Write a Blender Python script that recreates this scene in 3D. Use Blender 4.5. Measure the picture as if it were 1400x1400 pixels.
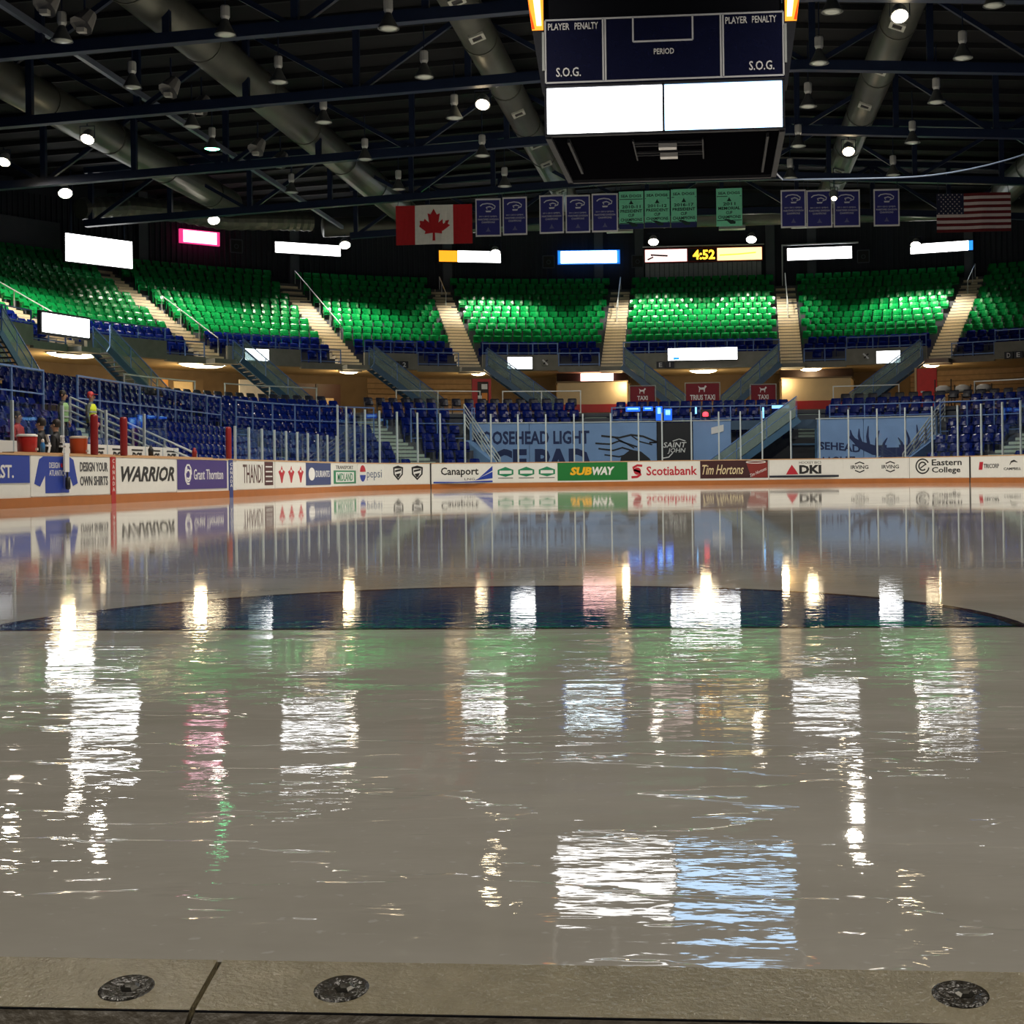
import bpy, math, random
from math import sin, cos, pi, radians, sqrt, hypot, atan2
from mathutils import Vector, Matrix
random.seed(7)
for o_ in list(bpy.data.objects): bpy.data.objects.remove(o_)
SC = bpy.context.scene
COL = SC.collection

# ------------------------------------------------------------------ camera
CAM = (0.808, -1.531, 0.531); YAW = 0.0806; ROLL = 0.0124; FPX = 1952.9; PCX = 820.9; PCY = 648.4
cd = bpy.data.cameras.new('camera'); co = bpy.data.objects.new('camera', cd); COL.objects.link(co)
cd.sensor_width = 36.0; cd.lens = FPX * 36.0 / 1400.0
cd.shift_x = (700 - PCX) / 1400.0; cd.shift_y = (PCY - 700) / 1400.0
cd.clip_start = 0.05; cd.clip_end = 400
co.matrix_world = Matrix.Translation(CAM) @ Matrix.Rotation(YAW, 4, 'Z') @ Matrix.Rotation(pi / 2, 4, 'X') @ Matrix.Rotation(-ROLL, 4, 'Z')
SC.camera = co
# ------------------------------------------------------------------ world and exposure
w = bpy.data.worlds.new('world'); SC.world = w; w.use_nodes = True
w.node_tree.nodes['Background'].inputs[0].default_value = (0.010, 0.014, 0.030, 1)
w.node_tree.nodes['Background'].inputs[1].default_value = 1.0
SC.view_settings.view_transform = 'Standard'; SC.view_settings.look = 'None'
SC.view_settings.exposure = 0.0; SC.view_settings.gamma = 1.0; SC.view_settings.use_curve_mapping = False
FLOOD = 6500.0      # lit roof floodlights above the ice
STAND = 3800.0      # lamps above the upper seats
CONC = 90.0        # ceiling lamps in the concourse

# ------------------------------------------------------------------ materials
MATS = {}
def mat(name, col, rough=0.6, metal=0.0, emit=0.0, ecol=None, var=0.12, scale=6.0, spec=0.5, bump=0.0, coat=0.0):
    if name in MATS: return MATS[name]
    m = bpy.data.materials.new(name); m.use_nodes = True; nt = m.node_tree
    b = nt.nodes['Principled BSDF']
    b.inputs['Roughness'].default_value = rough; b.inputs['Metallic'].default_value = metal
    b.inputs['Specular IOR Level'].default_value = spec; b.inputs['Coat Weight'].default_value = coat
    c = (col[0], col[1], col[2], 1)
    b.inputs['Base Color'].default_value = c
    if var > 0 and emit == 0:
        tc = nt.nodes.new('ShaderNodeTexCoord'); n = nt.nodes.new('ShaderNodeTexNoise')
        n.inputs['Scale'].default_value = scale; n.inputs['Detail'].default_value = 4
        r = nt.nodes.new('ShaderNodeMix'); r.data_type = 'RGBA'
        r.inputs[6].default_value = tuple(x * (1 - var) for x in col) + (1,)
        r.inputs[7].default_value = tuple(min(1, x * (1 + var)) for x in col) + (1,)
        nt.links.new(tc.outputs['Object'], n.inputs['Vector']); nt.links.new(n.outputs[0], r.inputs[0])
        nt.links.new(r.outputs[2], b.inputs['Base Color'])
        if bump > 0:
            bp = nt.nodes.new('ShaderNodeBump'); bp.inputs['Strength'].default_value = 1.0; bp.inputs['Distance'].default_value = bump
            nt.links.new(n.outputs[0], bp.inputs['Height']); nt.links.new(bp.outputs[0], b.inputs['Normal'])
    if emit > 0:
        b.inputs['Emission Color'].default_value = tuple(ecol or col) + (1,)
        b.inputs['Emission Strength'].default_value = emit
    MATS[name] = m
    return m

def glass_mat(name, tint, gloss):
    m = bpy.data.materials.new(name); m.use_nodes = True; nt = m.node_tree
    for n in list(nt.nodes): nt.nodes.remove(n)
    out = nt.nodes.new('ShaderNodeOutputMaterial'); t = nt.nodes.new('ShaderNodeBsdfTransparent'); g = nt.nodes.new('ShaderNodeBsdfGlossy')
    mx = nt.nodes.new('ShaderNodeMixShader'); lw0 = nt.nodes.new('ShaderNodeLayerWeight'); pw = nt.nodes.new('ShaderNodeMath'); pw.operation = 'POWER'; pw.inputs[1].default_value = 4.0; lw = nt.nodes.new('ShaderNodeMath'); lw.operation = 'MULTIPLY_ADD'; lw.inputs[1].default_value = 0.5; lw.inputs[2].default_value = 0.035; nt.links.new(lw0.outputs['Facing'], pw.inputs[0]); nt.links.new(pw.outputs[0], lw.inputs[0])
    t.inputs[0].default_value = tuple(tint) + (1,); g.inputs[0].default_value = (gloss, gloss, gloss, 1); g.inputs['Roughness'].default_value = 0.02
    nt.links.new(lw.outputs[0], mx.inputs[0]); nt.links.new(t.outputs[0], mx.inputs[1]); nt.links.new(g.outputs[0], mx.inputs[2])
    nt.links.new(mx.outputs[0], out.inputs[0]); MATS[name] = m
    return m

def ice_mat():
    m = bpy.data.materials.new('wet_ice'); m.use_nodes = True; nt = m.node_tree; N = nt.nodes; L = nt.links
    b = N['Principled BSDF']; b.inputs['IOR'].default_value = 1.33; b.inputs['Specular IOR Level'].default_value = 0.5
    tc = N.new('ShaderNodeTexCoord')
    def noise(scale, sx, sy, detail=3, rough=0.5):
        mp = N.new('ShaderNodeMapping'); mp.inputs['Scale'].default_value = (sx, sy, 1)
        n = N.new('ShaderNodeTexNoise'); n.inputs['Scale'].default_value = scale; n.inputs['Detail'].default_value = detail; n.inputs['Roughness'].default_value = rough
        L.new(tc.outputs['Object'], mp.inputs[0]); L.new(mp.outputs[0], n.inputs['Vector']); return n
    # colour: pale grey with cloudy scuffed areas
    a = noise(0.9, 1, 1.6, 6, 0.62); cr = N.new('ShaderNodeValToRGB')
    cr.color_ramp.elements[0].position = 0.35; cr.color_ramp.elements[0].color = (0.60, 0.57, 0.50, 1)
    cr.color_ramp.elements[1].position = 0.68; cr.color_ramp.elements[1].color = (0.78, 0.75, 0.68, 1)
    L.new(a.outputs[0], cr.inputs[0])
    sp = noise(42, 1, 1, 2); sr = N.new('ShaderNodeMapRange'); sr.inputs[1].default_value = 0.66; sr.inputs[2].default_value = 0.74; sr.inputs[3].default_value = 0.0; sr.inputs[4].default_value = 0.45
    L.new(sp.outputs[0], sr.inputs[0]); mx = N.new('ShaderNodeMix'); mx.data_type = 'RGBA'; mx.inputs[7].default_value = (0.92, 0.92, 0.90, 1)
    L.new(sr.outputs[0], mx.inputs[0]); L.new(cr.outputs[0], mx.inputs[6]); L.new(mx.outputs[2], b.inputs['Base Color'])
    # slightly varying gloss
    r1 = noise(0.6, 1, 1, 4); mr = N.new('ShaderNodeMapRange'); mr.inputs[1].default_value = 0.35; mr.inputs[2].default_value = 0.7
    mr.inputs[3].default_value = 0.02; mr.inputs[4].default_value = 0.055
    L.new(r1.outputs[0], mr.inputs[0]); L.new(mr.outputs[0], b.inputs['Roughness'])
    # relief: fine ripples everywhere, deeper standing water by the gate sill
    f1 = noise(11, 0.8, 1.6, 3); f2 = noise(3.2, 0.55, 1.9, 5, 0.6); f3 = noise(34, 1, 1.3, 2)
    sep = N.new('ShaderNodeSeparateXYZ'); L.new(tc.outputs['Object'], sep.inputs[0])
    near = N.new('ShaderNodeMapRange'); near.inputs[1].default_value = 4.5; near.inputs[2].default_value = 0.3; near.inputs[3].default_value = 0.0; near.inputs[4].default_value = 1.0
    L.new(sep.outputs[1], near.inputs[0])
    patch = noise(0.9, 1, 2.2, 3); pr = N.new('ShaderNodeMapRange'); pr.inputs[1].default_value = 0.42; pr.inputs[2].default_value = 0.62
    L.new(patch.outputs[0], pr.inputs[0])
    def mul(x, y):
        q = N.new('ShaderNodeMath'); q.operation = 'MULTIPLY'
        for i, s in enumerate((x, y)):
            if isinstance(s, (int, float)): q.inputs[i].default_value = s
            else: L.new(s, q.inputs[i])
        return q.outputs[0]
    def add(x, y):
        q = N.new('ShaderNodeMath'); L.new(x, q.inputs[0]); L.new(y, q.inputs[1]); return q.outputs[0]
    nn = mul(near.outputs[0], pr.outputs[0])
    mid = N.new('ShaderNodeMapRange'); mid.inputs[1].default_value = 16.0; mid.inputs[2].default_value = 3.0; mid.inputs[3].default_value = 0.10; mid.inputs[4].default_value = 1.0
    L.new(sep.outputs[1], mid.inputs[0])
    ed = noise(1.5, 0.8, 2.6, 4, 0.55); er = N.new('ShaderNodeMapRange'); er.interpolation_type = 'SMOOTHSTEP'; er.inputs[1].default_value = 0.49; er.inputs[2].default_value = 0.515
    L.new(ed.outputs[0], er.inputs[0])
    base = mul(add(mul(f1.outputs[0], 0.00050), mul(f3.outputs[0], 0.00006)), mid.outputs[0])
    h = add(add(base, mul(mul(er.outputs[0], 0.0007), near.outputs[0])), add(mul(mul(f2.outputs[0], 0.0034), nn), mul(mul(f1.outputs[0], 0.0008), nn)))
    bp = N.new('ShaderNodeBump'); bp.inputs['Strength'].default_value = 1.0; bp.inputs['Distance'].default_value = 1.0
    L.new(h, bp.inputs['Height']); L.new(bp.outputs[0], b.inputs['Normal'])
    MATS['wet_ice'] = m
    return m, bp
ICE, _ = ice_mat()
def crease_mat():
    m = ICE.copy(); m.name = 'painted_ice'; cr = [n for n in m.node_tree.nodes if n.type == 'VALTORGB'][0]
    cr.color_ramp.elements[0].color = (0.02, 0.055, 0.16, 1); cr.color_ramp.elements[1].color = (0.05, 0.11, 0.26, 1)
    cr.color_ramp.elements[0].position = 0.3; cr.color_ramp.elements[1].position = 0.75
    return m
CREASE = crease_mat()

WHITE = mat('board_white', (0.80, 0.80, 0.77), 0.35, var=0.05)
KICK = mat('kick_orange', (0.42, 0.14, 0.03), 0.45, var=0.15, scale=3)
CAPM = mat('cap_tan', (0.55, 0.33, 0.17), 0.5)
CONCRETE = mat('concrete', (0.30, 0.275, 0.23), 0.8, var=0.25, scale=2)
DARKCON = mat('dark_concrete', (0.075, 0.080, 0.095), 0.8, var=0.2, scale=2)
STEPM = mat('step_cream', (0.66, 0.57, 0.41), 0.7, var=0.2, scale=9)
STEPG = mat('step_green_grey', (0.34, 0.42, 0.36), 0.7, var=0.2, scale=9)
SEATG = mat('seat_green', (0.003, 0.25, 0.055), 0.24, var=0.15, scale=1.5, spec=0.5)
SEATB = mat('seat_blue', (0.002, 0.010, 0.125), 0.22, var=0.15, scale=1.5, spec=0.3)
SEATK = mat('seat_dark', (0.012, 0.014, 0.03), 0.4)
RAILM = mat('rail_blue_grey', (0.13, 0.23, 0.50), 0.35, 0.3)
RAILS = mat('rail_silver', (0.62, 0.66, 0.66), 0.35, 0.4)
STEELB = mat('steel_blue', (0.045, 0.12, 0.22), 0.4)
TRUSS = mat('truss_navy', (0.004, 0.013, 0.045), 0.5, var=0.2)
ROOF = mat('roof_dark', (0.003, 0.004, 0.006), 0.9, var=0.4, scale=1.5)
DUCT = mat('duct_galvanised', (0.10, 0.105, 0.09), 0.45, 0.5, var=0.3, scale=1.2)
WALLN = mat('wall_navy', (0.018, 0.022, 0.035), 0.7, var=0.25, scale=1)
WALLG = mat('wall_grey', (0.075, 0.085, 0.105), 0.7, var=0.2, scale=1)
CREAM = mat('wall_cream', (0.66, 0.49, 0.27), 0.7, var=0.12, scale=2)
TAN = mat('wall_tan', (0.17, 0.115, 0.06), 0.7, var=0.25, scale=2)
SOFFIT = mat('soffit_cream', (0.60, 0.44, 0.22), 0.7, var=0.1)
BLACK = mat('black_paint', (0.008, 0.008, 0.010), 0.5)
INK = mat('ink_black', (0.012, 0.012, 0.014), 0.5, var=0)
PAPER = mat('print_white', (0.78, 0.78, 0.78), 0.5, var=0)
NAVYP = mat('print_navy', (0.010, 0.018, 0.09), 0.4, var=0.1)
MOOSEB = mat('wall_blue_paint', (0.20, 0.34, 0.62), 0.6, var=0.18, scale=1.2)
MOOSED = mat('wall_dark_blue_print', (0.008, 0.022, 0.10), 0.6, var=0.1)
RED = mat('paint_red', (0.42, 0.012, 0.012), 0.45)
DKRED = mat('post_red', (0.24, 0.010, 0.012), 0.45)
MAROON = mat('banner_maroon', (0.20, 0.006, 0.020), 0.7)
GLASS = glass_mat('rink_glass_clear', (0.93, 0.96, 0.97), 0.9)
MESHM = glass_mat('stair_infill', (0.80, 0.86, 0.86), 0.9)
_nt = MESHM.node_tree; _df = _nt.nodes.new('ShaderNodeBsdfDiffuse'); _df.inputs[0].default_value = (0.34, 0.42, 0.40, 1); _mx = _nt.nodes.new('ShaderNodeMixShader'); _mx.inputs[0].default_value = 0.38
_o = [n for n in _nt.nodes if n.type == 'OUTPUT_MATERIAL'][0]; _p = _o.inputs[0].links[0].from_socket
_nt.links.new(_p, _mx.inputs[1]); _nt.links.new(_df.outputs[0], _mx.inputs[2]); _nt.links.new(_mx.outputs[0], _o.inputs[0])
SCRW = mat('screen_white', (0.9, 0.9, 0.9), 0.4, emit=7.0, ecol=(1, 1, 1))
LAMPW = mat('lamp_warm', (1, 0.9, 0.7), 0.4, emit=30.0, ecol=(1.0, 0.80, 0.50))
LAMPN = mat('lamp_neutral', (1, 1, 1), 0.4, emit=22.0, ecol=(1.0, 0.90, 0.76))
LAMPG = mat('lamp_green', (0.4, 1, 0.6), 0.4, emit=24.0, ecol=(0.12, 1.0, 0.36))
ALU = mat('reflector_grey', (0.50, 0.52, 0.52), 0.35, 0.2)

# ------------------------------------------------------------------ mesh builder
class MB:
    def __init__(s): s.v = []; s.f = []
    def add(s, vs, fs):
        n = len(s.v); s.v += [tuple(p) for p in vs]; s.f += [tuple(i + n for i in f) for f in fs]; return s
    def box(s, x0, x1, y0, y1, z0, z1):
        return s.hexa([(x0, y0, z0), (x1, y0, z0), (x1, y1, z0), (x0, y1, z0), (x0, y0, z1), (x1, y0, z1), (x1, y1, z1), (x0, y1, z1)])
    def hexa(s, p):
        return s.add(p, [(0, 3, 2, 1), (4, 5, 6, 7), (0, 1, 5, 4), (1, 2, 6, 5), (2, 3, 7, 6), (3, 0, 4, 7)])
    def beam(s, a, b, wd, ht, up=(0, 0, 1)):
        a = Vector(a); b = Vector(b); d = (b - a).normalized(); u = Vector(up)
        sd = d.cross(u)
        if sd.length < 1e-4: sd = d.cross(Vector((1, 0, 0)))
        sd.normalize(); u = sd.cross(d)
        p = []
        for q in (a, b):
            for i, j in ((-1, -1), (1, -1), (1, 1), (-1, 1)): p.append(q + sd * (wd / 2 * i) + u * (ht / 2 * j))
        return s.add(p, [(0, 1, 2, 3), (7, 6, 5, 4), (0, 4, 5, 1), (1, 5, 6, 2), (2, 6, 7, 3), (3, 7, 4, 0)])
    def tube(s, pts, r, n=8, cap=True):
        pts = [Vector(p) for p in pts]; rr = r if isinstance(r, (list, tuple)) else [r] * len(pts)
        base = len(s.v); prev = None
        for i, p in enumerate(pts):
            d = (pts[min(i + 1, len(pts) - 1)] - pts[max(i - 1, 0)]).normalized()
            u = Vector((0, 0, 1)) if abs(d.z) < 0.95 else Vector((1, 0, 0))
            a = d.cross(u).normalized(); c = a.cross(d)
            for k in range(n):
                t = 2 * pi * k / n; s.v.append(tuple(p + a * (cos(t) * rr[i]) + c * (sin(t) * rr[i])))
        for i in range(len(pts) - 1):
            for k in range(n):
                q = base + i * n; s.f.append((q + k, q + (k + 1) % n, q + n + (k + 1) % n, q + n + k))
        if cap:
            s.f.append(tuple(base + k for k in range(n))[::-1]); s.f.append(tuple(base + (len(pts) - 1) * n + k for k in range(n)))
        return s
    def lathe(s, prof, c, n=14, axis=None):
        base = len(s.v); M = Vector((0, 0, 1)).rotation_difference(Vector(axis)).to_matrix() if axis else Matrix.Identity(3)
        for r, z in prof:
            for k in range(n):
                t = 2 * pi * k / n; s.v.append(tuple(Vector(c) + M @ Vector((r * cos(t), r * sin(t), z))))
        for i in range(len(prof) - 1):
            for k in range(n):
                q = base + i * n; s.f.append((q + k, q + (k + 1) % n, q + n + (k + 1) % n, q + n + k))
        return s
    def plate(s, poly, fn, d0=0.0, d1=0.01):
        # extruded flat outline; fn maps (x, y, depth) to a point; depth grows towards the viewer
        n = len(poly); base = len(s.v)
        for d in (d0, d1):
            for x, y in poly: s.v.append(tuple(fn(x, y, d)))
        ar = sum(poly[i][0] * poly[(i + 1) % n][1] - poly[(i + 1) % n][0] * poly[i][1] for i in range(n))
        o = 1 if ar > 0 else -1
        s.f.append(tuple(base + n + i for i in range(n))[::o]); s.f.append(tuple(base + i for i in range(n))[::-o])
        for i in range(n):
            j = (i + 1) % n; q = (base + i, base + j, base + n + j, base + n + i); s.f.append(q[::o])
        return s
    def build(s, name, m, parent=None, smooth=False, bevel=0.0):
        me = bpy.data.meshes.new(name); vs = s.v
        if parent is not None:
            M = PM[parent.name]
            vs = [tuple(M @ Vector(p)) for p in vs]
        me.from_pydata(vs, [], s.f); me.update()
        if m is not None: me.materials.append(m)
        if smooth:
            for p in me.polygons: p.use_smooth = True
        o = bpy.data.objects.new(name, me); COL.objects.link(o)
        if parent is not None: o.parent = parent; PM[o.name] = PM[parent.name]
        else: PM[o.name] = Matrix.Identity(4)
        return o
PM = {}
def tag(o, label=None, cat=None, group=None, kind=None):
    if label: o['label'] = label
    if cat: o['category'] = cat
    if group: o['group'] = group
    if kind: o['kind'] = kind
    return o
def thing(name, loc, label, cat, group=None, rz=0.0):
    o = bpy.data.objects.new(name, None); COL.objects.link(o); o.location = loc; o.rotation_euler = (0, 0, rz)
    o.empty_display_size = 0.2
    PM[o.name] = (Matrix.Translation(loc) @ Matrix.Rotation(rz, 4, 'Z')).inverted()
    return tag(o, label, cat, group)
def solo(mb, name, m, label, cat, group=None, smooth=False):
    """a thing that is one mesh, its origin moved to its base"""
    xs = [p[0] for p in mb.v]; ys = [p[1] for p in mb.v]; zs = [p[2] for p in mb.v]
    c = ((min(xs) + max(xs)) / 2, (min(ys) + max(ys)) / 2, min(zs))
    mb.v = [(p[0] - c[0], p[1] - c[1], p[2] - c[2]) for p in mb.v]
    o = mb.build(name, m, smooth=smooth); o.location = c
    return tag(o, label, cat, group)
def struct(mb, name, m, parent=None, smooth=False, label=None):
    o = mb.build(name, m, parent, smooth)
    if parent is None: o['kind'] = 'structure'
    if label: o['label'] = label
    return o

TXT = {}
def text_geo(body, shear=0.0, bold=0.0):
    k = (body, shear, bold)
    if k in TXT: return TXT[k]
    cu = bpy.data.curves.new('t', 'FONT'); cu.body = body; cu.size = 1; cu.shear = shear; cu.offset = bold; cu.extrude = 0.5; cu.resolution_u = 2
    ob = bpy.data.objects.new('t', cu); COL.objects.link(ob)
    dg = bpy.context.evaluated_depsgraph_get(); me = bpy.data.meshes.new_from_object(ob.evaluated_get(dg))
    vs = [tuple(v.co) for v in me.vertices]; fs = [tuple(p.vertices) for p in me.polygons]
    bpy.data.objects.remove(ob); bpy.data.curves.remove(cu); bpy.data.meshes.remove(me)
    x0 = min(v[0] for v in vs); x1 = max(v[0] for v in vs); y0 = min(v[1] for v in vs); y1 = max(v[1] for v in vs)
    vs = [((v[0] - x0) / (x1 - x0), (v[1] - y0) / (y1 - y0), v[2] + 0.5) for v in vs]
    TXT[k] = (vs, fs); return TXT[k]
def put_text(mb, body, x0, x1, y0, y1, fn, d0=0.0, d1=0.01, shear=0.0, bold=0.0, warp=None):
    vs, fs = text_geo(body, shear, bold)
    out = []
    for a, b, c in vs:
        x = x0 + a * (x1 - x0); y = y0 + b * (y1 - y0)
        if warp: x, y = warp(x, y)
        out.append(fn(x, y, d0 + c * (d1 - d0)))
    mb.add(out, fs); return mb

def circle(cx, cy, rx, ry=None, n=20, a0=0, a1=2 * pi):
    ry = ry or rx
    return [(cx + rx * cos(a0 + (a1 - a0) * i / n), cy + ry * sin(a0 + (a1 - a0) * i / n)) for i in range(n if abs(a1 - a0 - 2 * pi) < 1e-6 else n + 1)]
def stroke(pts, wd):
    L_ = []; R_ = []
    for i, p in enumerate(pts):
        a = pts[max(i - 1, 0)]; b = pts[min(i + 1, len(pts) - 1)]; dx = b[0] - a[0]; dy = b[1] - a[1]; l = hypot(dx, dy) or 1
        ww = wd[i] if isinstance(wd, (list, tuple)) else wd
        L_.append((p[0] - dy / l * ww / 2, p[1] + dx / l * ww / 2)); R_.append((p[0] + dy / l * ww / 2, p[1] - dx / l * ww / 2))
    return L_ + R_[::-1]
def stroke_plates(mb, pts, wd, fn, d0, d1):
    q = stroke(pts, wd); n = len(pts)
    for i in range(n - 1): mb.plate([q[i], q[i + 1], q[2 * n - 2 - i], q[2 * n - 1 - i]], fn, d0, d1)

# ------------------------------------------------------------------ the bowl: offset curves of the rounded rink outline
HX = 4.5; RC = 8.5; CY = 52.5
def bowl(u, o):
    a = abs(u); sg = 1 if u >= 0 else -1
    if a <= HX: return (u, 61 + o)
    if a <= HX + pi / 2:
        t = a - HX; return (sg * (HX + (RC + o) * sin(t)), CY + (RC + o) * cos(t))
    return (sg * (13 + o), CY - (a - HX - pi / 2))
def brz(u):
    a = abs(u); sg = 1 if u >= 0 else -1
    return -sg * min(max(a - HX, 0), pi / 2)
def bp3(u, o, z): x, y = bowl(u, o); return (x, y, z)
def s2u(s):
    a = abs(s); sg = 1 if s >= 0 else -1
    if a <= HX: return s
    if a <= HX + RC * pi / 2: return sg * (HX + (a - HX) / RC)
    return sg * (HX + pi / 2 + a - HX - RC * pi / 2)
def bs(s, z, o=0.0): x, y = bowl(s2u(s), o); return (x, y, z)
def us(u0, u1, da=0.06):
    br = [-HX - pi / 2, -HX, HX, HX + pi / 2]; pts = [u0] + [b for b in br if u0 + 1e-6 < b < u1 - 1e-6] + [u1]; out = [u0]
    for a, b in zip(pts, pts[1:]):
        m = (abs(a) + abs(b)) / 2
        n = max(1, math.ceil((b - a) / da)) if HX < m < HX + pi / 2 else 1
        out += [a + (b - a) * i / n for i in range(1, n + 1)]
    return out
def sweep(mb, prof, u0, u1, closed=True, da=0.06):
    U = us(u0, u1, da); n = len(prof); base = len(mb.v)
    for u in U:
        for o, z in prof: mb.v.append(bp3(u, o, z))
    for i in range(len(U) - 1):
        for k in range(n if closed else n - 1):
            a = base + i * n + k; b = base + i * n + (k + 1) % n; mb.f.append((a, b, b + n, a + n))
    if closed:
        mb.f.append(tuple(base + k for k in range(n))[::-1]); mb.f.append(tuple(base + (len(U) - 1) * n + k for k in range(n)))
    return mb
def rect(o0, o1, z0, z1): return [(o0, z0), (o1, z0), (o1, z1), (o0, z1)]
def arc_len(u0, u1, o):
    U = us(u0, u1); return sum(hypot(bowl(b, o)[0] - bowl(a, o)[0], bowl(b, o)[1] - bowl(a, o)[1]) for a, b in zip(U, U[1:]))
def u_step(u, d, o):
    """u reached after walking d metres along the offset curve"""
    r = RC + o; a = abs(u); sg = 1 if u >= 0 else -1
    p = a if a <= HX else HX + r * (a - HX) if a <= HX + pi / 2 else HX + r * pi / 2 + a - HX - pi / 2
    p = sg * p + d; a = abs(p); sg = 1 if p >= 0 else -1
    return sg * (a if a <= HX else HX + (a - HX) / r if a <= HX + r * pi / 2 else HX + pi / 2 + a - HX - r * pi / 2)
def px(p):
    dx, dy, dz = p[0] - CAM[0], p[1] - CAM[1], p[2] - CAM[2]
    dep = -sin(YAW) * dx + cos(YAW) * dy; lat = cos(YAW) * dx + sin(YAW) * dy
    a = FPX * lat / dep; v = -FPX * dz / dep
    return PCX + a * cos(ROLL) + v * sin(ROLL), PCY - a * sin(ROLL) + v * cos(ROLL), dep

# ================================================================== THE SETTING
UL = -(HX + pi / 2 + 30); UR = HX + 1.15            # extent of the lower bowl
UUL = -(HX + pi / 2 + 14); UUR = HX + 0.95           # extent of the upper bowl
CL = -4.970; CR = 4.990                              # edges of the low end wall behind the goal
def zl(k): return 0.50 + 0.40 * k
def ol(k): return 1.5 + 0.85 * k
def zu(k): return 6.75 + 0.43 * k
def ou(k): return 15.8 + 0.80 * k
# ice sheet with the rink's rounded outline
m = MB(); out = [bs(s, 0) for s in [-58 + 0.6 * i for i in range(0, 195)] if s <= 58.01]
out = [(-13, 0, 0)] + [p for p in out if p[1] > 0.05] + [(13, 0, 0)]
NX = 1
m.v = [(p[0], p[1], -0.06) for p in out] + [(p[0], p[1], 0.0) for p in out]; n = len(out)
m.f = [tuple(range(n))[::1], tuple(range(n, 2 * n))[::-1]] + [(i, (i + 1) % n, n + (i + 1) % n, n + i) for i in range(n)]
ice = struct(m, 'floor_ice', ICE, label='wet grey ice sheet with mirror-like melt water')
# painted crease in front of the near goal line
m = MB(); gc = (0.0, 3.4); rr = 1.83
arc = [(gc[0] + rr * cos(pi - pi * i / 40), gc[1] + rr * sin(pi - pi * i / 40)) for i in range(41)]
m.plate(arc, lambda x, y, d: (x, y, 0.0005 + d), 0, 0.0012)
m.build('goal_crease', CREASE, ice)['label'] = 'dark blue half-round goal crease'
m = MB(); stroke_plates(m, arc, 0.05, lambda x, y, d: (x, y, 0.0017 + d), 0, 0.0006)
m2 = ICE.copy(); m2.name = 'line_ice'; c_ = [q for q in m2.node_tree.nodes if q.type == 'VALTORGB'][0]
c_.color_ramp.elements[0].color = (0.03, 0.012, 0.02, 1); c_.color_ramp.elements[1].color = (0.06, 0.02, 0.03, 1)
m.build('crease_line', m2, ice)
m = MB(); m.box(-12.2, 12.2, 3.36, 3.40, 0.0005, 0.0012); m.build('goal_line', m2, ice)
# the sill of the open gate at the near end: two slabs with a joint, bolt pockets
SILL = mat('sill_plastic', (0.50, 0.44, 0.285), 0.17, var=0.28, scale=26)
_nt = SILL.node_tree; _n = _nt.nodes.new('ShaderNodeTexNoise'); _n.inputs['Scale'].default_value = 130; _n.inputs['Detail'].default_value = 5; _b = _nt.nodes.new('ShaderNodeBump'); _b.inputs['Distance'].default_value = 0.0030; _b.inputs['Strength'].default_value = 1.0
_tc = [q for q in _nt.nodes if q.type == 'TEX_COORD'][0]; _nt.links.new(_tc.outputs['Object'], _n.inputs['Vector']); _nt.links.new(_n.outputs[0], _b.inputs['Height']); _nt.links.new(_b.outputs[0], _nt.nodes['Principled BSDF'].inputs['Normal'])
def slab(x0, x1, skew0=0, skew1=0):
    m = MB(); a = -0.108
    m.hexa([(x0 + skew0, a, -0.15), (x1 + skew1, a, -0.15), (x1, -0.002, -0.15), (x0, -0.002, -0.15), (x0 + skew0, a, -0.012), (x1 + skew1, a, -0.012), (x1, -0.002, 0.003), (x0, -0.002, 0.003)])
    return m
sill = thing('gate_sill', (0.5, -0.09, -0.15), 'wet khaki gate sill with bolt pockets along the near ice edge', 'sill')
slab(-1.6, 0.256, 0, 0.008).build('sill_slab', SILL, sill); slab(0.262, 2.6, 0.008, 0).build('sill_slab', SILL, sill)
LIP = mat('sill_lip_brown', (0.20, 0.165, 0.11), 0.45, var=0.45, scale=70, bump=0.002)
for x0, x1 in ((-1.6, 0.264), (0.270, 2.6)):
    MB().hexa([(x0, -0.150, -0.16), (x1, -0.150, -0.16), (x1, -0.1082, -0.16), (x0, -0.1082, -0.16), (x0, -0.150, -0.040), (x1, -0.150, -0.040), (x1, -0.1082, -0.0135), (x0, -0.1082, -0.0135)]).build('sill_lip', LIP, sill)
HOLE = mat('pocket_dark', (0.040, 0.034, 0.024), 0.26, var=0.5, scale=90, bump=0.004)
for hx, hy in ((0.18, -0.066), (0.41, -0.060), (1.05, -0.050)):
    z0 = 0.003 + (-0.015) * (-hy / 0.108)
    h = MB().lathe([(0.0, 0.0008), (0.021, 0.0008), (0.0255, 0.0022), (0.029, 0.0002)], (hx, hy, z0), 22, axis=(0, -0.138, 1)).build('bolt_pocket', HOLE, sill, smooth=True)
    MB().lathe([(0.0, 0.0040), (0.006, 0.0036), (0.010, 0.0016), (0.011, 0.0009)], (hx + 0.004, hy, z0), 6, axis=(0, -0.138, 1)).build('bolt_head', mat('bolt_steel', (0.07, 0.065, 0.05), 0.35, 0.3), h)
m = MB(); m.box(-1.6, 2.6, -0.75, -0.152, -0.30, -0.14); struct(m, 'floor', mat('gate_floor', (0.16, 0.145, 0.11), 0.35, var=0.4, scale=20, bump=0.004), label='wet concrete floor in the gateway')
# concrete around the rink below the seats
m = MB(); sweep(m, [(0.02, -0.02), (9.0, -0.02)], UL, UR, closed=False); struct(m, 'floor_surround', DARKCON)
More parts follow.
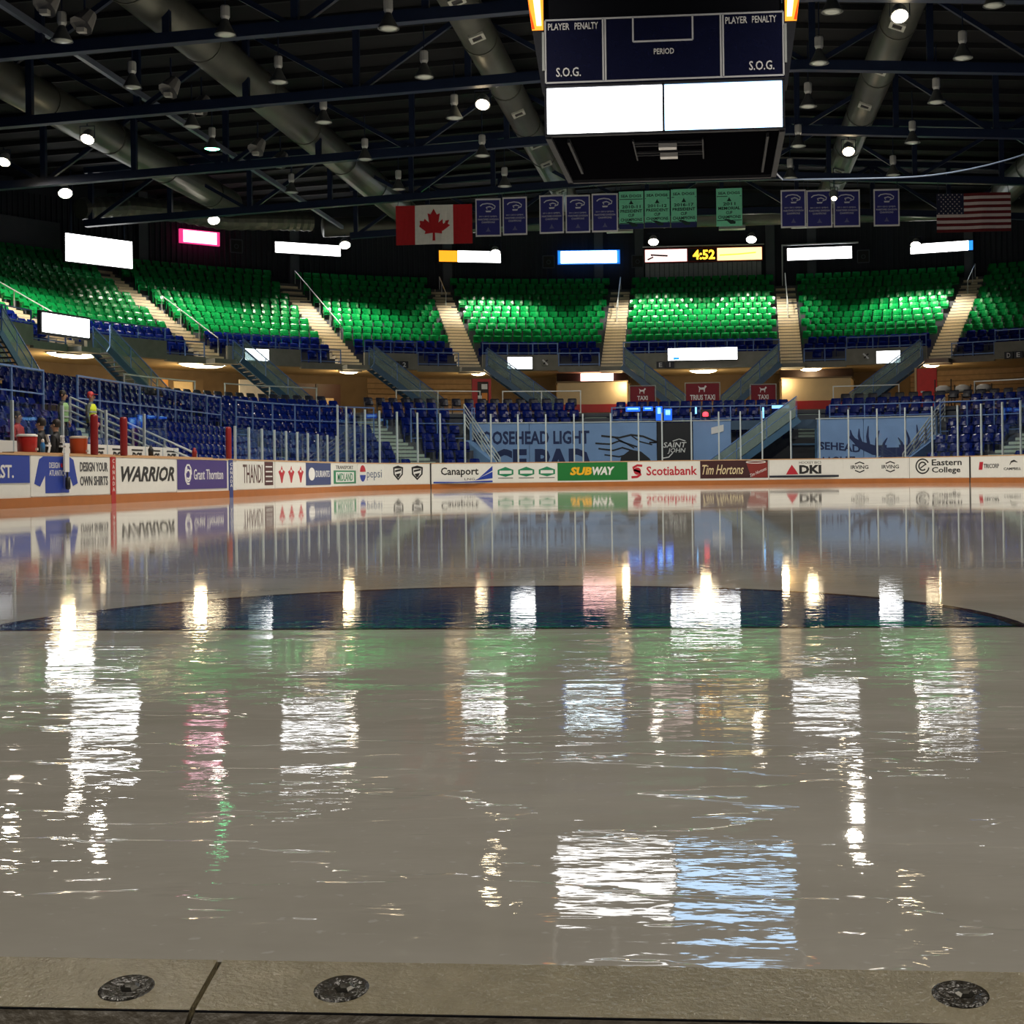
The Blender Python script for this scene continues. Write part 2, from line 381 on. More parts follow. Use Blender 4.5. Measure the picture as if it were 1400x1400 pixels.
# lower bowl terraces
def lower_prof(k0, k1):
    p = [(ol(k0), 0.0)]
    for k in range(k0, k1 + 1): p += [(ol(k), zl(k)), (ol(k) + 0.85, zl(k))]
    return p
m = MB(); sweep(m, lower_prof(0, 7), UL, CL, closed=False); struct(m, 'terrace_lower_left', DARKCON)
m = MB(); sweep(m, lower_prof(0, 7), CR, UR, closed=False); struct(m, 'terrace_lower_right', DARKCON)
m = MB(); sweep(m, [(5.32, 1.0), (5.32, zl(4))] + lower_prof(4, 7)[2:], CL, CR, closed=False); struct(m, 'terrace_lower_end', DARKCON)
for nm, u in (('wall_cheek_left', CL), ('wall_cheek_right', CR)):
    pr = [(0.9, 0.0), (5.2, 0.0), (5.2, zl(4) + 0.1), (0.9, 1.0)]
    m = MB(); a = [bp3(u - 0.012, o, z) for o, z in pr] + [bp3(u + 0.012, o, z) for o, z in pr]
    m.add(a, [(0, 1, 2, 3), (7, 6, 5, 4), (0, 4, 5, 1), (1, 5, 6, 2), (2, 6, 7, 3), (3, 7, 4, 0)]); struct(m, nm, MOOSEB)
# concourse floor, back wall, soffit
m = MB(); sweep(m, rect(8.25, 19.9, 3.40, 3.58), UUL, UUR); struct(m, 'floor_concourse', DARKCON)
m = MB(); sweep(m, rect(19.8, 20.1, 3.4, 6.3), UUL, UUR); struct(m, 'wall_concourse', TAN)
m = MB(); sweep(m, rect(14.9, 20.0, 6.16, 6.26), UUL, UUR); struct(m, 'ceiling_concourse', SOFFIT)
# upper bowl
p = [(14.9, 6.2), (14.9, 6.32)]
for k in range(-1, 13): p += [(ou(k), zu(k)), (ou(k) + 0.8, zu(k))]
p += [(27.0, zu(12))]
m = MB(); sweep(m, p, UUL, UUR, closed=False); struct(m, 'terrace_upper', DARKCON)
m = MB(); sweep(m, rect(26.7, 27.0, 11.0, 19.5), UUL, UUR); backw = struct(m, 'wall_back', WALLN)
# ribbed cladding on the back wall
ribs = MB(); u = UUL + 13.0
while u < UUR - 0.05:
    a = bp3(u, 26.66, 12.3); 
    ribs.beam(bp3(u, 26.68, 12.4), bp3(u, 26.68, 15.6), 0.10, 0.07, up=(0, 1, 0.01)); u = u_step(u, 0.32, 26.7)
r_ = ribs.build('cladding_rib', WALLN, backw); r_['kind'] = 'stuff'
# pilasters on the back wall
for u in (-5.36, -5.10, -4.83, -4.56, -4.05, 4.05, 4.56, 4.83):
    m = MB(); uu = u_step(u, 0.55, 26.5); sweep(m, rect(26.25, 26.7, 11.9, 17.0), u, uu); m.build('pilaster', WALLG, backw)
m = MB(); sweep(m, rect(26.4, 26.7, 11.9, 14.2), -5.60, -5.49); m.build('wall_panel', WALLG, backw)
# roof deck above everything
m = MB(); zr = lambda x: 17.9 - 0.05 * max(0, abs(x) - 3)
xs = [-48, -24, -3, 3, 24, 48]
for x0, x1 in zip(xs, xs[1:]):
    m.hexa([(x0, -12, zr(x0)), (x1, -12, zr(x1)), (x1, 96, zr(x1)), (x0, 96, zr(x0)), (x0, -12, zr(x0) + .2), (x1, -12, zr(x1) + .2), (x1, 96, zr(x1) + .2), (x0, 96, zr(x0) + .2)])
roof = struct(m, 'ceiling', ROOF)
PUR = mat('purlin_dark', (0.005, 0.006, 0.009), 0.7)
y = 36.0; 
while y < 86:
    m = MB()
    for x0, x1 in zip(xs, xs[1:]): m.beam((x0, y, zr(x0) - 0.12), (x1, y, zr(x1) - 0.12), 0.12, 0.2)
    m.build('purlin', PUR, roof); y += 2.25

# ================================================================== ROOF STEEL, DUCTS, LAMPS
def zc(x): return 14.55 - 0.052 * max(0, abs(x) - 4)
ORD = ['nearest', 'second nearest', 'third nearest', 'fourth', 'farthest']
for i, y in enumerate((31.9, 40.8, 48.2, 57.5, 66.6, 75.5)):
    if i == 0: continue
    W_ = 36 if y < 60 else (30 if y < 70 else 19)
    t = thing('roof_truss', (0, y, 14.3), f'dark navy roof truss spanning the hall, {ORD[i-1]} of the visible five', 'truss', 'roof trusses')
    m = MB()
    X = [-W_, -4, 4, W_]
    for a, b in zip(X, X[1:]): m.beam((a, y, zc(a)), (b, y, zc(b)), 0.34, 0.34)
    m.build('bottom_chord', TRUSS, t)
    m = MB()
    for a, b in zip(X, X[1:]): m.beam((a, y, zc(a) + 2.6), (b, y, zc(b) + 2.6), 0.3, 0.3)
    m.build('top_chord', TRUSS, t)
    x = -W_ + 0.3; up = False
    while x < W_ - 3:
        x2 = x + 4.0
        za, zb = (zc(x) + 2.5, zc(x2)) if up else (zc(x), zc(x2) + 2.5)
        MB().beam((x, y, za), (min(x2, W_), y, zb), 0.16, 0.16).build('diagonal_web', TRUSS, t)
        MB().beam((x, y, zc(x)), (x, y, zc(x) + 2.6), 0.22, 0.22).build('vertical_web', TRUSS, t)
        x = x2; up = not up
# ventilation ducts along the hall
def duct(x, z, r, y0, y1, label, vents=None, flange=True):
    t = thing('ventilation_duct', (x, (y0 + y1) / 2, z - r), label, 'duct', 'ducts along the hall')
    m = MB(); m.tube([(x, y0, z), (x, y1, z)], r, 20); m.build('duct_tube', DUCT, t, smooth=True)
    y = y0 + 3
    while y < y1:
        m = MB(); m.tube([(x, y, z), (x, y + 0.08, z)], r + 0.03, 20); m.build('duct_joint', DUCT, t); y += 6
    for vy, side in (vents or []):
        a = side; c = Vector((x + sin(a) * r, vy, z - cos(a) * r)); tn = Vector((cos(a), 0, sin(a))); nn = Vector((sin(a), 0, -cos(a)))
        fn = lambda p, q, d: tuple(c + tn * p + Vector((0, q, 0)) + nn * d)
        fr = MB()
        for bx in ((-.26, .26, -.32, -.2), (-.26, .26, .2, .32), (-.26, -.16, -.2, .2), (.16, .26, -.2, .2)):
            fr.plate([(bx[0], bx[2]), (bx[1], bx[2]), (bx[1], bx[3]), (bx[0], bx[3])], fn, -0.02, 0.06)
        g = fr.build('air_grille', mat('grille_pale', (0.42, 0.44, 0.40), 0.5), t)
        MB().plate([(-.16, -.2), (.16, -.2), (.16, .2), (-.16, .2)], fn, 0.0, 0.03).build('grille_core', BLACK, g)
duct(-7.1, 15.6, 0.62, 20, 79, 'straight grey duct passing left of the hanging scoreboard', [(y, 0.35) for y in (41.5, 45.2, 50.5, 55.2, 60.8, 64.6, 71)])
duct(7.1, 15.6, 0.62, 20, 79, 'straight grey duct passing right of the hanging scoreboard', [(y, -0.35) for y in (41.8, 45.6, 50.8, 55.8, 62.0, 68, 73)])
duct(-16.2, 15.2, 0.72, 24, 77, 'wide grey duct between the two left spotlight rows')
duct(-24.6, 15.05, 0.72, 30, 72, 'outermost grey duct above the left stands')
duct(16.2, 15.2, 0.72, 24, 77, 'wide grey duct above the right stands')
# cross duct by the back wall
t = thing('cross_duct', (0, 80.5, 14.6), 'long grey duct running crosswise behind the hanging banners', 'duct')
MB().tube([(-21.5, 79.0, 14.9), (-19, 80.3, 15.15), (-14, 80.5, 15.2), (14, 80.5, 15.2), (19, 80.3, 15.1), (21.5, 79, 14.9)], 0.56, 18).build('duct_tube', DUCT, t, smooth=True)
for x in range(-18, 20, 4): MB().tube([(x, 80.45, 15.2), (x + .08, 80.45, 15.2)], 0.6, 18).build('duct_joint', DUCT, t)
for x in (-15.5, -4.5, 1.9, 6.0): MB().box(x - .75, x + .75, 79.7, 80.3, 14.35, 14.55).build('duct_outlet', mat('grille_pale', (0.42, 0.44, 0.40)), t)
# flexible duct at the left
t = thing('flexible_duct', (-27, 70, 14), 'ribbed flexible duct curling above the left stands', 'duct')
pts = [Vector((-30.2, 66.5, 13.9)), Vector((-29.0, 69.0, 14.45)), Vector((-27.2, 71.4, 14.6)), Vector((-25.4, 73.4, 14.45)), Vector((-23.0, 75.6, 14.75)), Vector((-21.5, 77.0, 14.9))]
dense = []
for a, b in zip(pts, pts[1:]): dense += [a.lerp(b, k / 10) for k in range(10)]
MB().tube(dense, [0.52 + (0.05 if k % 2 else 0) for k in range(len(dense))], 16).build('duct_tube', DUCT, t, smooth=False)
# lighting bar along the left with pairs of theatre floods
t = thing('lighting_bar', (-19.6, 50, 14.2), 'pale steel bar running lengthways under the left roof', 'rail')
MB().beam((-19.6, 22, 14.35), (-19.6, 76, 14.35), 0.16, 0.2).build('bar', mat('bar_steel', (0.16, 0.19, 0.26), 0.45, 0.4), t)
for y in (25, 33, 40.8, 48.2, 57.5, 66.6): MB().beam((-19.6, y, 14.3), (-19.6, y, 16.6), 0.05, 0.05).build('hanger', TRUSS, t)

def highbay(x, y, z, label, lit=None, r=0.31, group='high-bay lamps in the roof', power=0, col=(1, 0.86, 0.66), drop=1.1):
    t = thing('high_bay_lamp', (x, y, z - 0.05), label, 'lamp', group)
    MB().lathe([(0.09, 0.44), (0.11, 0.40), (0.15, 0.30), (r * 0.72, 0.16), (r, 0.0), (r * 1.03, -0.02), (r * 0.97, 0.0), (r * 0.66, 0.14), (0.10, 0.28), (0.0, 0.28)], (x, y, z), 14).build('reflector', mat('reflector_prismatic', (.10, .11, .11), .3), t, smooth=True)
    MB().lathe([(0.0, 0.86), (0.12, 0.84), (0.14, 0.80), (0.14, 0.52), (0.10, 0.44), (0.0, 0.44)], (x, y, z), 10).build('ballast_housing', ALU, t)
    MB().tube([(x, y, z + 0.84), (x, y, z + 0.84 + drop)], 0.02, 6).build('hanging_rod', TRUSS, t)
    lm = {'w': LAMPW, 'n': LAMPN, 'g': LAMPG}.get(lit, mat('lens_off', (0.55, 0.60, 0.56), 0.25))
    MB().lathe([(0.0, -0.05), (r * 0.5, -0.045), (r * 0.93, 0.0), (0.0, 0.03)], (x, y, z), 14).build('lens', lm, t, smooth=True)
    if power:
        ld = bpy.data.lights.new('lamp_light', 'SPOT'); ld.energy = power; ld.color = col; ld.spot_size = radians(150); ld.spot_blend = 0.7; ld.shadow_soft_size = 0.3
        lo = bpy.data.objects.new('lamp_light', ld); COL.objects.link(lo); lo.location = (0, 0, -0.12); lo.parent = t
    return t
COLW = {4.25: 'first', 8.75: 'second', -8.5: 'first', -13.35: 'second', -18.3: 'third'}
ROWN = ['nearest', 'second', 'third', 'fourth', 'fifth', 'sixth']
for x in (4.25, 8.75, -8.5, -13.35, -18.3):
    side = 'right' if x > 0 else 'left'
    for i, y in enumerate((39.3, 44.4, 49.8, 56.0, 62.2)):
        if x == -18.3 and i == 3: continue
        p_ = px((x, y, 13.6))
        if not (-20 < p_[0] < 1420 and p_[1] > -25): continue
        highbay(x, y, 13.55, f'unlit pale high-bay lamp, {COLW[x]} row {side} of the scoreboard, {ROWN[i]} in its row', drop=zc(x) + 0.3 - 14.4 + 1.0)
highbay(-18.9, 53.6, 13.6, 'green-glowing high-bay lamp at the upper left', 'g', power=500, col=(0.1, 1, 0.35))

def flood(x, y, z, label, tilt, power, col=(1.0, 0.92, 0.80), r=0.26, aim=None, group='lit floodlights in the roof', spot=135, lm=None):
    """box floodlight on a yoke, its round lens lit"""
    t = thing('floodlight', (x, y, z - 0.2), label, 'floodlight', group)
    d = Vector(tilt).normalized()
    MB().lathe([(0.0, -0.42), (0.16, -0.40), (0.22, -0.28), (r, -0.04), (r + 0.03, 0.0), (r - 0.02, 0.01)], (x, y, z), 14, axis=d).build('housing', ALU, t, smooth=True)
    MB().lathe([(r - 0.01, 0.0), (r * 0.8, 0.05), (r * 0.45, 0.085), (0.0, 0.09)], (x, y, z), 14, axis=d).build('lens', lm or LAMPW, t, smooth=True)
    MB().tube([(x - r - .03, y, z), (x - r - .03, y, z + 0.5), (x + r + .03, y, z + 0.5), (x + r + .03, y, z)], 0.02, 6).build('yoke', TRUSS, t)
    MB().tube([(x, y, z + 0.5), (x, y, zc(x) - 0.1 if z + 0.5 < zc(x) - 0.1 else z + 0.6)], 0.025, 6).build('stem', TRUSS, t)
    if power:
        ld = bpy.data.lights.new('flood_light', 'SPOT'); ld.energy = power; ld.color = col; ld.spot_size = radians(spot); ld.spot_blend = 0.6; ld.shadow_soft_size = 0.25
        lo = bpy.data.objects.new('flood_light', ld); COL.objects.link(lo); lo.location = (d.x * 0.2, d.y * 0.2, 0.2 + d.z * 0.2); lo.parent = t
        aimd = Vector(aim) if aim else Vector((d.x, d.y, d.z))
        lo.rotation_euler = aimd.to_track_quat('-Z', 'Y').to_euler()
    return t
FD = (0, -0.55, -0.8)
flood(6.41, 41.4, 14.0, 'lit warm floodlight right of the scoreboard at the picture top', FD, FLOOD, aim=(-.15, .3, -1))
flood(-7.46, 49.8, 14.0, 'lit warm floodlight left of the scoreboard', FD, FLOOD * 0.9, aim=(.15, .35, -1))
flood(6.55, 59.3, 14.0, 'lit warm floodlight above the right blue banners', FD, FLOOD * 0.35, aim=(0, -.3, -1))
flood(-23.1, 51.6, 13.65, 'lit warm floodlight at the far upper left', FD, FLOOD * 0.35, aim=(.5, -.1, -1))
flood(-28.7, 56.0, 13.9, 'lit warm floodlight cut by the left picture edge', FD, FLOOD * 0.25, aim=(.5, -.1, -1))
flood(-8.2, 36.3, 14.0, 'lit warm floodlight just above the picture, left of the scoreboard', FD, FLOOD, aim=(.1, 0, -1))
flood(6.32, 64.1, 12.95, 'tiny lit lamp hanging in front of the right blue banners', FD, 0, r=0.13)
for x, y in ((-8.2, 24), (8.0, 24), (-6.0, 8), (6.0, 8)):
    flood(x, y, 14.0, f'lit warm floodlight over the near half of the ice, {"left" if x < 0 else "right"} {"behind" if y < 15 else "ahead"}', (0, 0.1, -1), FLOOD * (0.5 if y > 15 else 0.36), aim=(0, 0.25, -1) if y > 15 else (0, -0.25, -1))
# theatre flood pairs near the lighting bar
FL = mat('flood_grey', (0.22, 0.22, 0.22), 0.5)
for i, (x, y, z) in enumerate(((-17.9, 37.6, 14.1), (-17.6, 39.3, 14.1), (-17.8, 46.5, 14.1), (-17.6, 48.9, 14.1), (-17.7, 55.6, 14.1), (-17.5, 58.0, 14.1))):
    t = thing('theatre_flood', (x, y, z - 0.3), f'unlit grey theatre flood beside the left steel bar, {ROWN[i]} of six', 'floodlight', 'unlit theatre floods')
    MB().lathe([(0.0, 0.35), (0.2, 0.34), (0.27, 0.1), (0.34, -0.2), (0.36, -0.22), (0.30, -0.16), (0.0, 0.05)], (x, y, z), 10, axis=(0.3, 0.5, 0.8)).build('housing', FL, t)
    MB().box(x - .22, x + .02, y - .1, y + .1, z - .34, z - .2).build('barn_door', mat('barn_pale', (0.5, 0.5, 0.47), 0.5), t)
    MB().tube([(x, y, z + 0.3), (x, y, z + 1.0)], 0.03, 6).build('clamp_pipe', TRUSS, t)
# lamps above the upper seats
for (x, y, z), lab in (((-27.6, 59.3, 13.2), 'round lit lamp above the leftmost green seats'), ((-24.3, 68.8, 13.6), 'round lit lamp beside the pink sign'), ((-19.2, 75.0, 13.2), 'round lit lamp at the right end of the left white back-wall screen'),
                       ((-11.7, 80.0, 13.35), 'round lit lamp beside the orange and white screen'), ((-2.6, 80.6, 13.85), 'round lit lamp above the clock screen, left one'), ((3.0, 80.6, 13.85), 'round lit lamp above the clock screen, right one'), ((12.1, 79.4, 13.1), 'round lit lamp at the left end of the right tilted screen')):
    flood(x, y, z, lab, (-x * 0.012, -0.55, -0.8), STAND, col=(1.0, 0.90, 0.74), r=0.30, aim=(x * 0.004, 0.06, -1), group='lamps above the upper seats', spot=120, lm=LAMPN)

# ================================================================== DASHER BOARDS AND ADVERTS
SB0, SB1 = -52.0, 24.0
def bsweep(mb, o0, o1, z0, z1, s0, s1):
    return sweep(mb, rect(o0, o1, z0, z1), s2u(s0), s2u(s1), da=0.05)
boards = thing('dasher_boards', (0, 61, 0), 'white rink boards with printed adverts and an orange kick strip', 'boards')
bsweep(MB(), 0.0, 0.12, 0.0, 1.06, SB0, SB1).build('board_core', WHITE, boards)
bsweep(MB(), -0.025, 0.0, 0.0, 0.20, SB0, SB1).build('kick_plate', KICK, boards)
bsweep(MB(), -0.02, 0.16, 1.06, 1.10, SB0, SB1).build('top_cap', CAPM, boards)
SEAM = mat('seam_grey', (0.25, 0.25, 0.24), 0.6)
for s in (-46, -44.0, -36.2, -28.0, -21.3, -17.6, 3.1, 8.9, 9.2, 12.2): bsweep(MB(), -0.004, 0.0, 0.2, 1.06, s, s + 0.02).build('board_seam', SEAM, boards)
for s in (-12.15, 12.15): bsweep(MB(), -0.03, 0.0, 0.0, 1.09, s - 0.03, s + 0.03).build('goal_line_mark', INK, boards)
def ad(s0, s1, z0, z1, m, label):
    o = bsweep(MB(), -0.012, 0.0, z0, z1, s0, s1).build('advert_panel', m, boards); o['label'] = label; return o
def fb(s, z, d): return bs(s, z, -0.012 - d)
def lettering(panel, rows, m, name='lettering', d=0.006):
    mb = MB()
    for r in rows:
        b, s0, s1, z0, z1 = r[:5]; kw = r[5] if len(r) > 5 else {}
        put_text(mb, b, s0, s1, z0, z1, fb, 0.0, d, **kw)
    return mb.build(name, m, panel)
def shape(panel, polys, m, name='emblem', d=0.006, d0=0.0):
    mb = MB()
    for p in polys: mb.plate(p, fb, d0, d)
    return mb.build(name, m, panel)
def pm(n, c): return mat('print_' + n, c, 0.45, var=0.04)
B_ = {'bold': 0.02}
P_BLUE = pm('royal', (0.012, 0.045, 0.36)); P_PUR = pm('purple', (0.05, 0.025, 0.20)); P_GRN = pm('green', (0.004, 0.17, 0.03)); P_RED = pm('red', (0.48, 0.012, 0.03))
P_YEL = pm('yellow', (0.85, 0.45, 0.01)); P_CRM = pm('cream', (0.72, 0.60, 0.36)); P_DBR = pm('darkbrown', (0.045, 0.008, 0.010)); P_SLATE = pm('slate', (0.03, 0.05, 0.17)); P_HEX = pm('hexgreen', (0.01, 0.22, 0.10))
a = ad(-45.9, -44.08, 0.50, 1.05, P_BLUE, 'royal blue panel at the left edge with white lettering')
lettering(a, [('EAST.', -45.75, -44.75, 0.60, 0.86, B_)], PAPER)
a = ad(-44.04, -40.28, 0.22, 1.055, WHITE, 'white panel with a blue shirt picture')
shape(a, [[(-43.5, 1.04), (-42.3, 1.04), (-42.12, 0.98), (-41.92, 0.48), (-42.15, 0.42), (-42.32, 0.66), (-42.34, 0.28), (-43.42, 0.28), (-43.42, 0.66), (-43.66, 0.42), (-43.9, 0.48), (-43.68, 0.98)]], P_BLUE, 'shirt_print')
lettering(a, [('DESIGN', -43.25, -42.78, 0.80, 0.92), ('ATLANTICA', -43.25, -42.50, 0.64, 0.76)], PAPER, d=0.010)
shape(a, [circle(-42.68, 0.86, 0.05, n=10)], P_RED, 'red_mark', 0.010)
lettering(a, [('DESIGN YOUR', -41.80, -40.38, 0.73, 0.94, B_), ('OWN SHIRTS', -41.80, -40.38, 0.42, 0.63, B_)], pm('charcoal', (0.05, 0.05, 0.06)))
a = bsweep(MB(), -0.03, 0.0, 0.0, 1.07, -40.22, -39.98).build('centre_line_mark', RED, boards)
mb = MB()
for i, ch in enumerate('CANADA'): put_text(mb, ch, -40.15, -40.05, 0.93 - i * 0.13, 1.02 - i * 0.13, lambda s, z, d: bs(s, z, -0.03 - d), 0, 0.005)
mb.build('lettering', PAPER, a)
a = ad(-39.9, -36.22, 0.22, 1.055, WHITE, 'white panel with heavy slanted black lettering')
lettering(a, [('WARRIOR', -39.65, -36.38, 0.49, 0.86, {'shear': 0.3, 'bold': 0.03})], INK)
a = ad(-36.14, -32.42, 0.27, 1.045, P_PUR, 'purple panel with a white swirl and lettering')
lettering(a, [('Grant Thornton', -35.0, -32.75, 0.52, 0.80)], PAPER)
mb = MB()
for k in range(3): stroke_plates(mb, [(-35.4 + (0.24 - 0.05 * k) * cos(t / 10 * 2 * pi + k * 2), 0.66 + (0.26 - 0.07 * k) * sin(t / 10 * 2 * pi + k * 2)) for t in range(9)], 0.045, fb, 0, 0.006)
mb.build('emblem', PAPER, a)
a = bsweep(MB(), -0.03, 0.0, 0.0, 1.07, -32.26, -31.96).build('blue_line_mark', pm('bluestripe', (0.02, 0.04, 0.22)), boards)
mb = MB()
for i, ch in enumerate('CANADA'): put_text(mb, ch, -32.2, -32.02, 0.90 - i * 0.12, 0.99 - i * 0.12, lambda s, z, d: bs(s, z, -0.03 - d), 0, 0.005)
mb.build('lettering', PAPER, a)
a = ad(-31.6, -28.05, 0.22, 1.055, WHITE, 'white panel with tall thin dark lettering')
lettering(a, [('THANDI', -31.05, -29.25, 0.40, 0.95)], pm('darkmaroon', (0.07, 0.015, 0.02)))
shape(a, [[(-29.05, 0.32), (-28.2, 0.32), (-28.2, 1.04), (-29.05, 1.04)]], pm('darkmaroon', (0.07, 0.015, 0.02)), 'maroon_block')
mb = MB()
for i in range(4): mb.plate([(-28.95, 0.42 + i * .15), (-28.3, 0.42 + i * .15), (-28.3, 0.46 + i * .15), (-28.95, 0.46 + i * .15)], fb, 0, 0.010)
mb.build('white_bars', PAPER, a)
a = ad(-27.95, -24.65, 0.22, 1.055, WHITE, 'white panel with three red pointed leaf badges')
for c in (-27.3, -26.28, -25.22):
    shape(a, [[(c - .34, 0.74), (c - .12, 0.80), (c - .1, 0.72), (c + .1, 0.72), (c + .12, 0.80), (c + .34, 0.74), (c + .18, 0.6), (c + .05, 0.38), (c - .05, 0.38), (c - .18, 0.6)], [(c - .1, 0.80), (c + .1, 0.80), (c, 0.93)]], P_RED, 'leaf_badge')
a = ad(-24.57, -21.47, 0.28, 1.04, P_SLATE, 'slate blue panel with a white oval')
shape(a, [circle(-23.9, 0.66, 0.38, 0.22)], PAPER, 'white_oval')
lettering(a, [('DURANTS', -23.4, -21.65, 0.55, 0.78)], PAPER)
a = ad(-21.4, -17.7, 0.22, 1.055, WHITE, 'white panel with a green framed box')
lettering(a, [('TRANSPORT', -20.8, -18.3, 0.84, 0.97)], INK)
shape(a, [[(-21.1, 0.30), (-17.9, 0.30), (-17.9, 0.79), (-21.1, 0.79)]], P_HEX, 'green_box')
shape(a, [[(-20.8, 0.36), (-18.2, 0.36), (-18.2, 0.73), (-20.8, 0.73)]], PAPER, 'white_box', 0.009)
lettering(a, [('MIDLAND', -20.6, -18.4, 0.40, 0.69, B_)], P_HEX, d=0.012)
a = ad(-17.55, -15.1, 0.22, 1.055, WHITE, 'white panel with a red, white and blue globe')
mb = circle(-17.0, 0.70, 0.33, 0.30, 20, 0.15, pi - 0.15); shape(a, [mb], P_RED, 'globe_top')
shape(a, [circle(-17.0, 0.66, 0.33, 0.30, 20, pi + 0.15, 2 * pi - 0.15)], P_BLUE, 'globe_bottom')
lettering(a, [('pepsi', -16.55, -15.25, 0.40, 0.82)], pm('greyblue', (0.10, 0.14, 0.24)))
a = ad(-15.05, -12.25, 0.22, 1.055, WHITE, 'white panel with two league shields')
for c in (-14.09, -12.91):
    sh = [(c - .33, 0.92), (c, 0.99), (c + .33, 0.92), (c + .31, 0.62), (c, 0.38), (c - .31, 0.62)]
    shape(a, [sh], INK, 'shield'); q = [((x - c) * .72 + c, (z - .70) * .72 + .70) for x, z in sh]; shape(a, [q], PAPER, 'shield_face', 0.009)
    shape(a, [[(c - .2, .80), (c + .2, .86), (c + .2, .78), (c - .2, .72)], [(c - .16, .64), (c + .16, .68), (c + .05, .52), (c - .05, .5)]], INK, 'shield_mark', 0.012)
a = ad(-12.05, -9.04, 0.23, 1.055, WHITE, 'white panel with black lettering and a blue wave')
lettering(a, [('Canaport', -11.6, -9.72, 0.48, 0.90, B_), ('LNG', -10.4, -9.9, 0.35, 0.44)], INK)
shape(a, [[(-9.72, 0.42), (-9.06, 0.95), (-9.06, 0.75)], [(-9.9, 0.34), (-9.06, 0.70), (-9.06, 0.42)], [(-12.0, 0.30), (-11.2, 0.27), (-9.06, 0.32), (-9.06, 0.25), (-12.0, 0.24)]], P_BLUE, 'blue_wave')
a = ad(-9.0, -6.17, 0.22, 1.055, WHITE, 'white panel with three green six-sided badges')
for c in (-8.46, -7.52, -6.60):
    shape(a, [[(c - .36, .77), (c - .36, .57), (c, .47), (c + .36, .57), (c + .36, .77), (c, .90)]], P_HEX, 'badge')
    shape(a, [[(c - .28, .74), (c - .28, .60), (c + .28, .60), (c + .28, .74)]], PAPER, 'badge_band', 0.009)
    shape(a, [[(c - .34, .40), (c + .34, .40), (c + .34, .43), (c - .34, .43)]], INK, 'badge_line')
a = ad(-6.13, -3.05, 0.27, 1.05, P_GRN, 'bright green panel with yellow and white lettering')
lettering(a, [('SUB', -5.58, -4.62, 0.50, 0.86, {'shear': 0.2, 'bold': 0.05})], P_YEL); lettering(a, [('WAY', -4.60, -3.62, 0.50, 0.86, {'shear': 0.2, 'bold': 0.05})], PAPER)
a = ad(-2.98, 0.05, 0.22, 1.055, WHITE, 'white panel with dark red lettering and a curled letter emblem')
lettering(a, [('Scotiabank', -2.22, 0.0, 0.45, 0.85, B_)], P_RED)
mb = MB(); stroke_plates(mb, [(-2.4, 0.88), (-2.62, 0.90), (-2.80, 0.80), (-2.76, 0.70), (-2.52, 0.62), (-2.48, 0.50), (-2.62, 0.40), (-2.88, 0.38)], 0.10, fb, 0, 0.006); mb.plate(circle(-2.62, 0.65, 0.16, n=14), fb, 0, 0.006); mb.build('emblem', P_RED, a)
a = ad(0.13, 3.07, 0.29, 1.06, P_DBR, 'dark brown panel with cream script and a red cup')
lettering(a, [('Tim Hortons', 0.22, 2.02, 0.46, 0.88, {'shear': 0.35, 'bold': 0.01})], P_CRM)
shape(a, [[(2.12, 0.98), (3.05, 0.98), (3.05, 0.31), (2.35, 0.31)]], pm('cupred', (0.22, 0.02, 0.015)), 'cup_print')
mb = MB(); stroke_plates(mb, circle(2.55, 0.98, 0.42, 0.05, 18) + [(2.97, 0.98)], 0.03, fb, 0, 0.010)
put_text(mb, 'Tim Hortons', 2.28, 3.0, 0.45, 0.60, fb, 0, 0.010, warp=lambda x, y: (x, y + (x - 2.6) * 0.45)); mb.build('lettering', PAPER, a)
a = ad(3.15, 6.3, 0.22, 1.055, WHITE, 'white panel with three big black letters and a red triangle')
lettering(a, [('DKI', 4.42, 5.37, 0.44, 0.82, {'bold': 0.05}), ('HOCKEY BICS', 4.42, 5.37, 0.88, 0.98)], INK)
shape(a, [[(3.85, .42), (4.38, .42), (4.25, .64), (4.1, .84), (3.95, .6)]], P_RED, 'triangle'); shape(a, [[(3.13, .29), (6.12, .29), (6.12, .38), (3.13, .38)]], pm('darknavy', (0.01, 0.015, 0.03)), 'dark_bar')
a = ad(6.35, 9.15, 0.22, 1.055, WHITE, 'white panel with two small black diamond badges')
for c in (7.02, 8.36):
    lettering(a, [('IRVING', c - .38, c + .38, .62, .78, B_)], INK)
    mb = MB(); stroke_plates(mb, [(c - .2, .84), (c, .92), (c + .2, .84)], .05, fb, 0, .006); stroke_plates(mb, [(c - .2, .56), (c, .48), (c + .2, .56)], .05, fb, 0, .006); mb.build('chevron', INK, a)
a = ad(9.25, 12.1, 0.22, 1.055, WHITE, 'white panel with a black ring emblem and two lines of lettering')
lettering(a, [('Eastern', 10.25, 11.72, 0.72, 0.98, B_), ('College', 10.25, 11.65, 0.36, 0.66, B_)], INK)
mb = MB(); stroke_plates(mb, [(9.82 + .30 * cos(t), .70 + .30 * sin(t)) for t in [0.5 + 5.6 * i / 20 for i in range(21)]], .06, fb, 0, .006)
stroke_plates(mb, [(9.82 + .17 * cos(t), .70 + .17 * sin(t)) for t in [0.3 + 5.2 * i / 14 for i in range(15)]], .06, fb, 0, .006); stroke_plates(mb, [(9.72, .62), (9.98, .80)], .05, fb, 0, .006); mb.build('emblem', INK, a)
a = ad(12.2, 13.9, 0.22, 1.055, WHITE, 'white panel with a small red mark and lettering')
lettering(a, [('TRICORP', 12.9, 13.8, .58, .76, B_)], INK); shape(a, [[(12.62, .52), (12.82, .52), (12.88, .84), (12.68, .84)]], P_RED, 'red_mark')
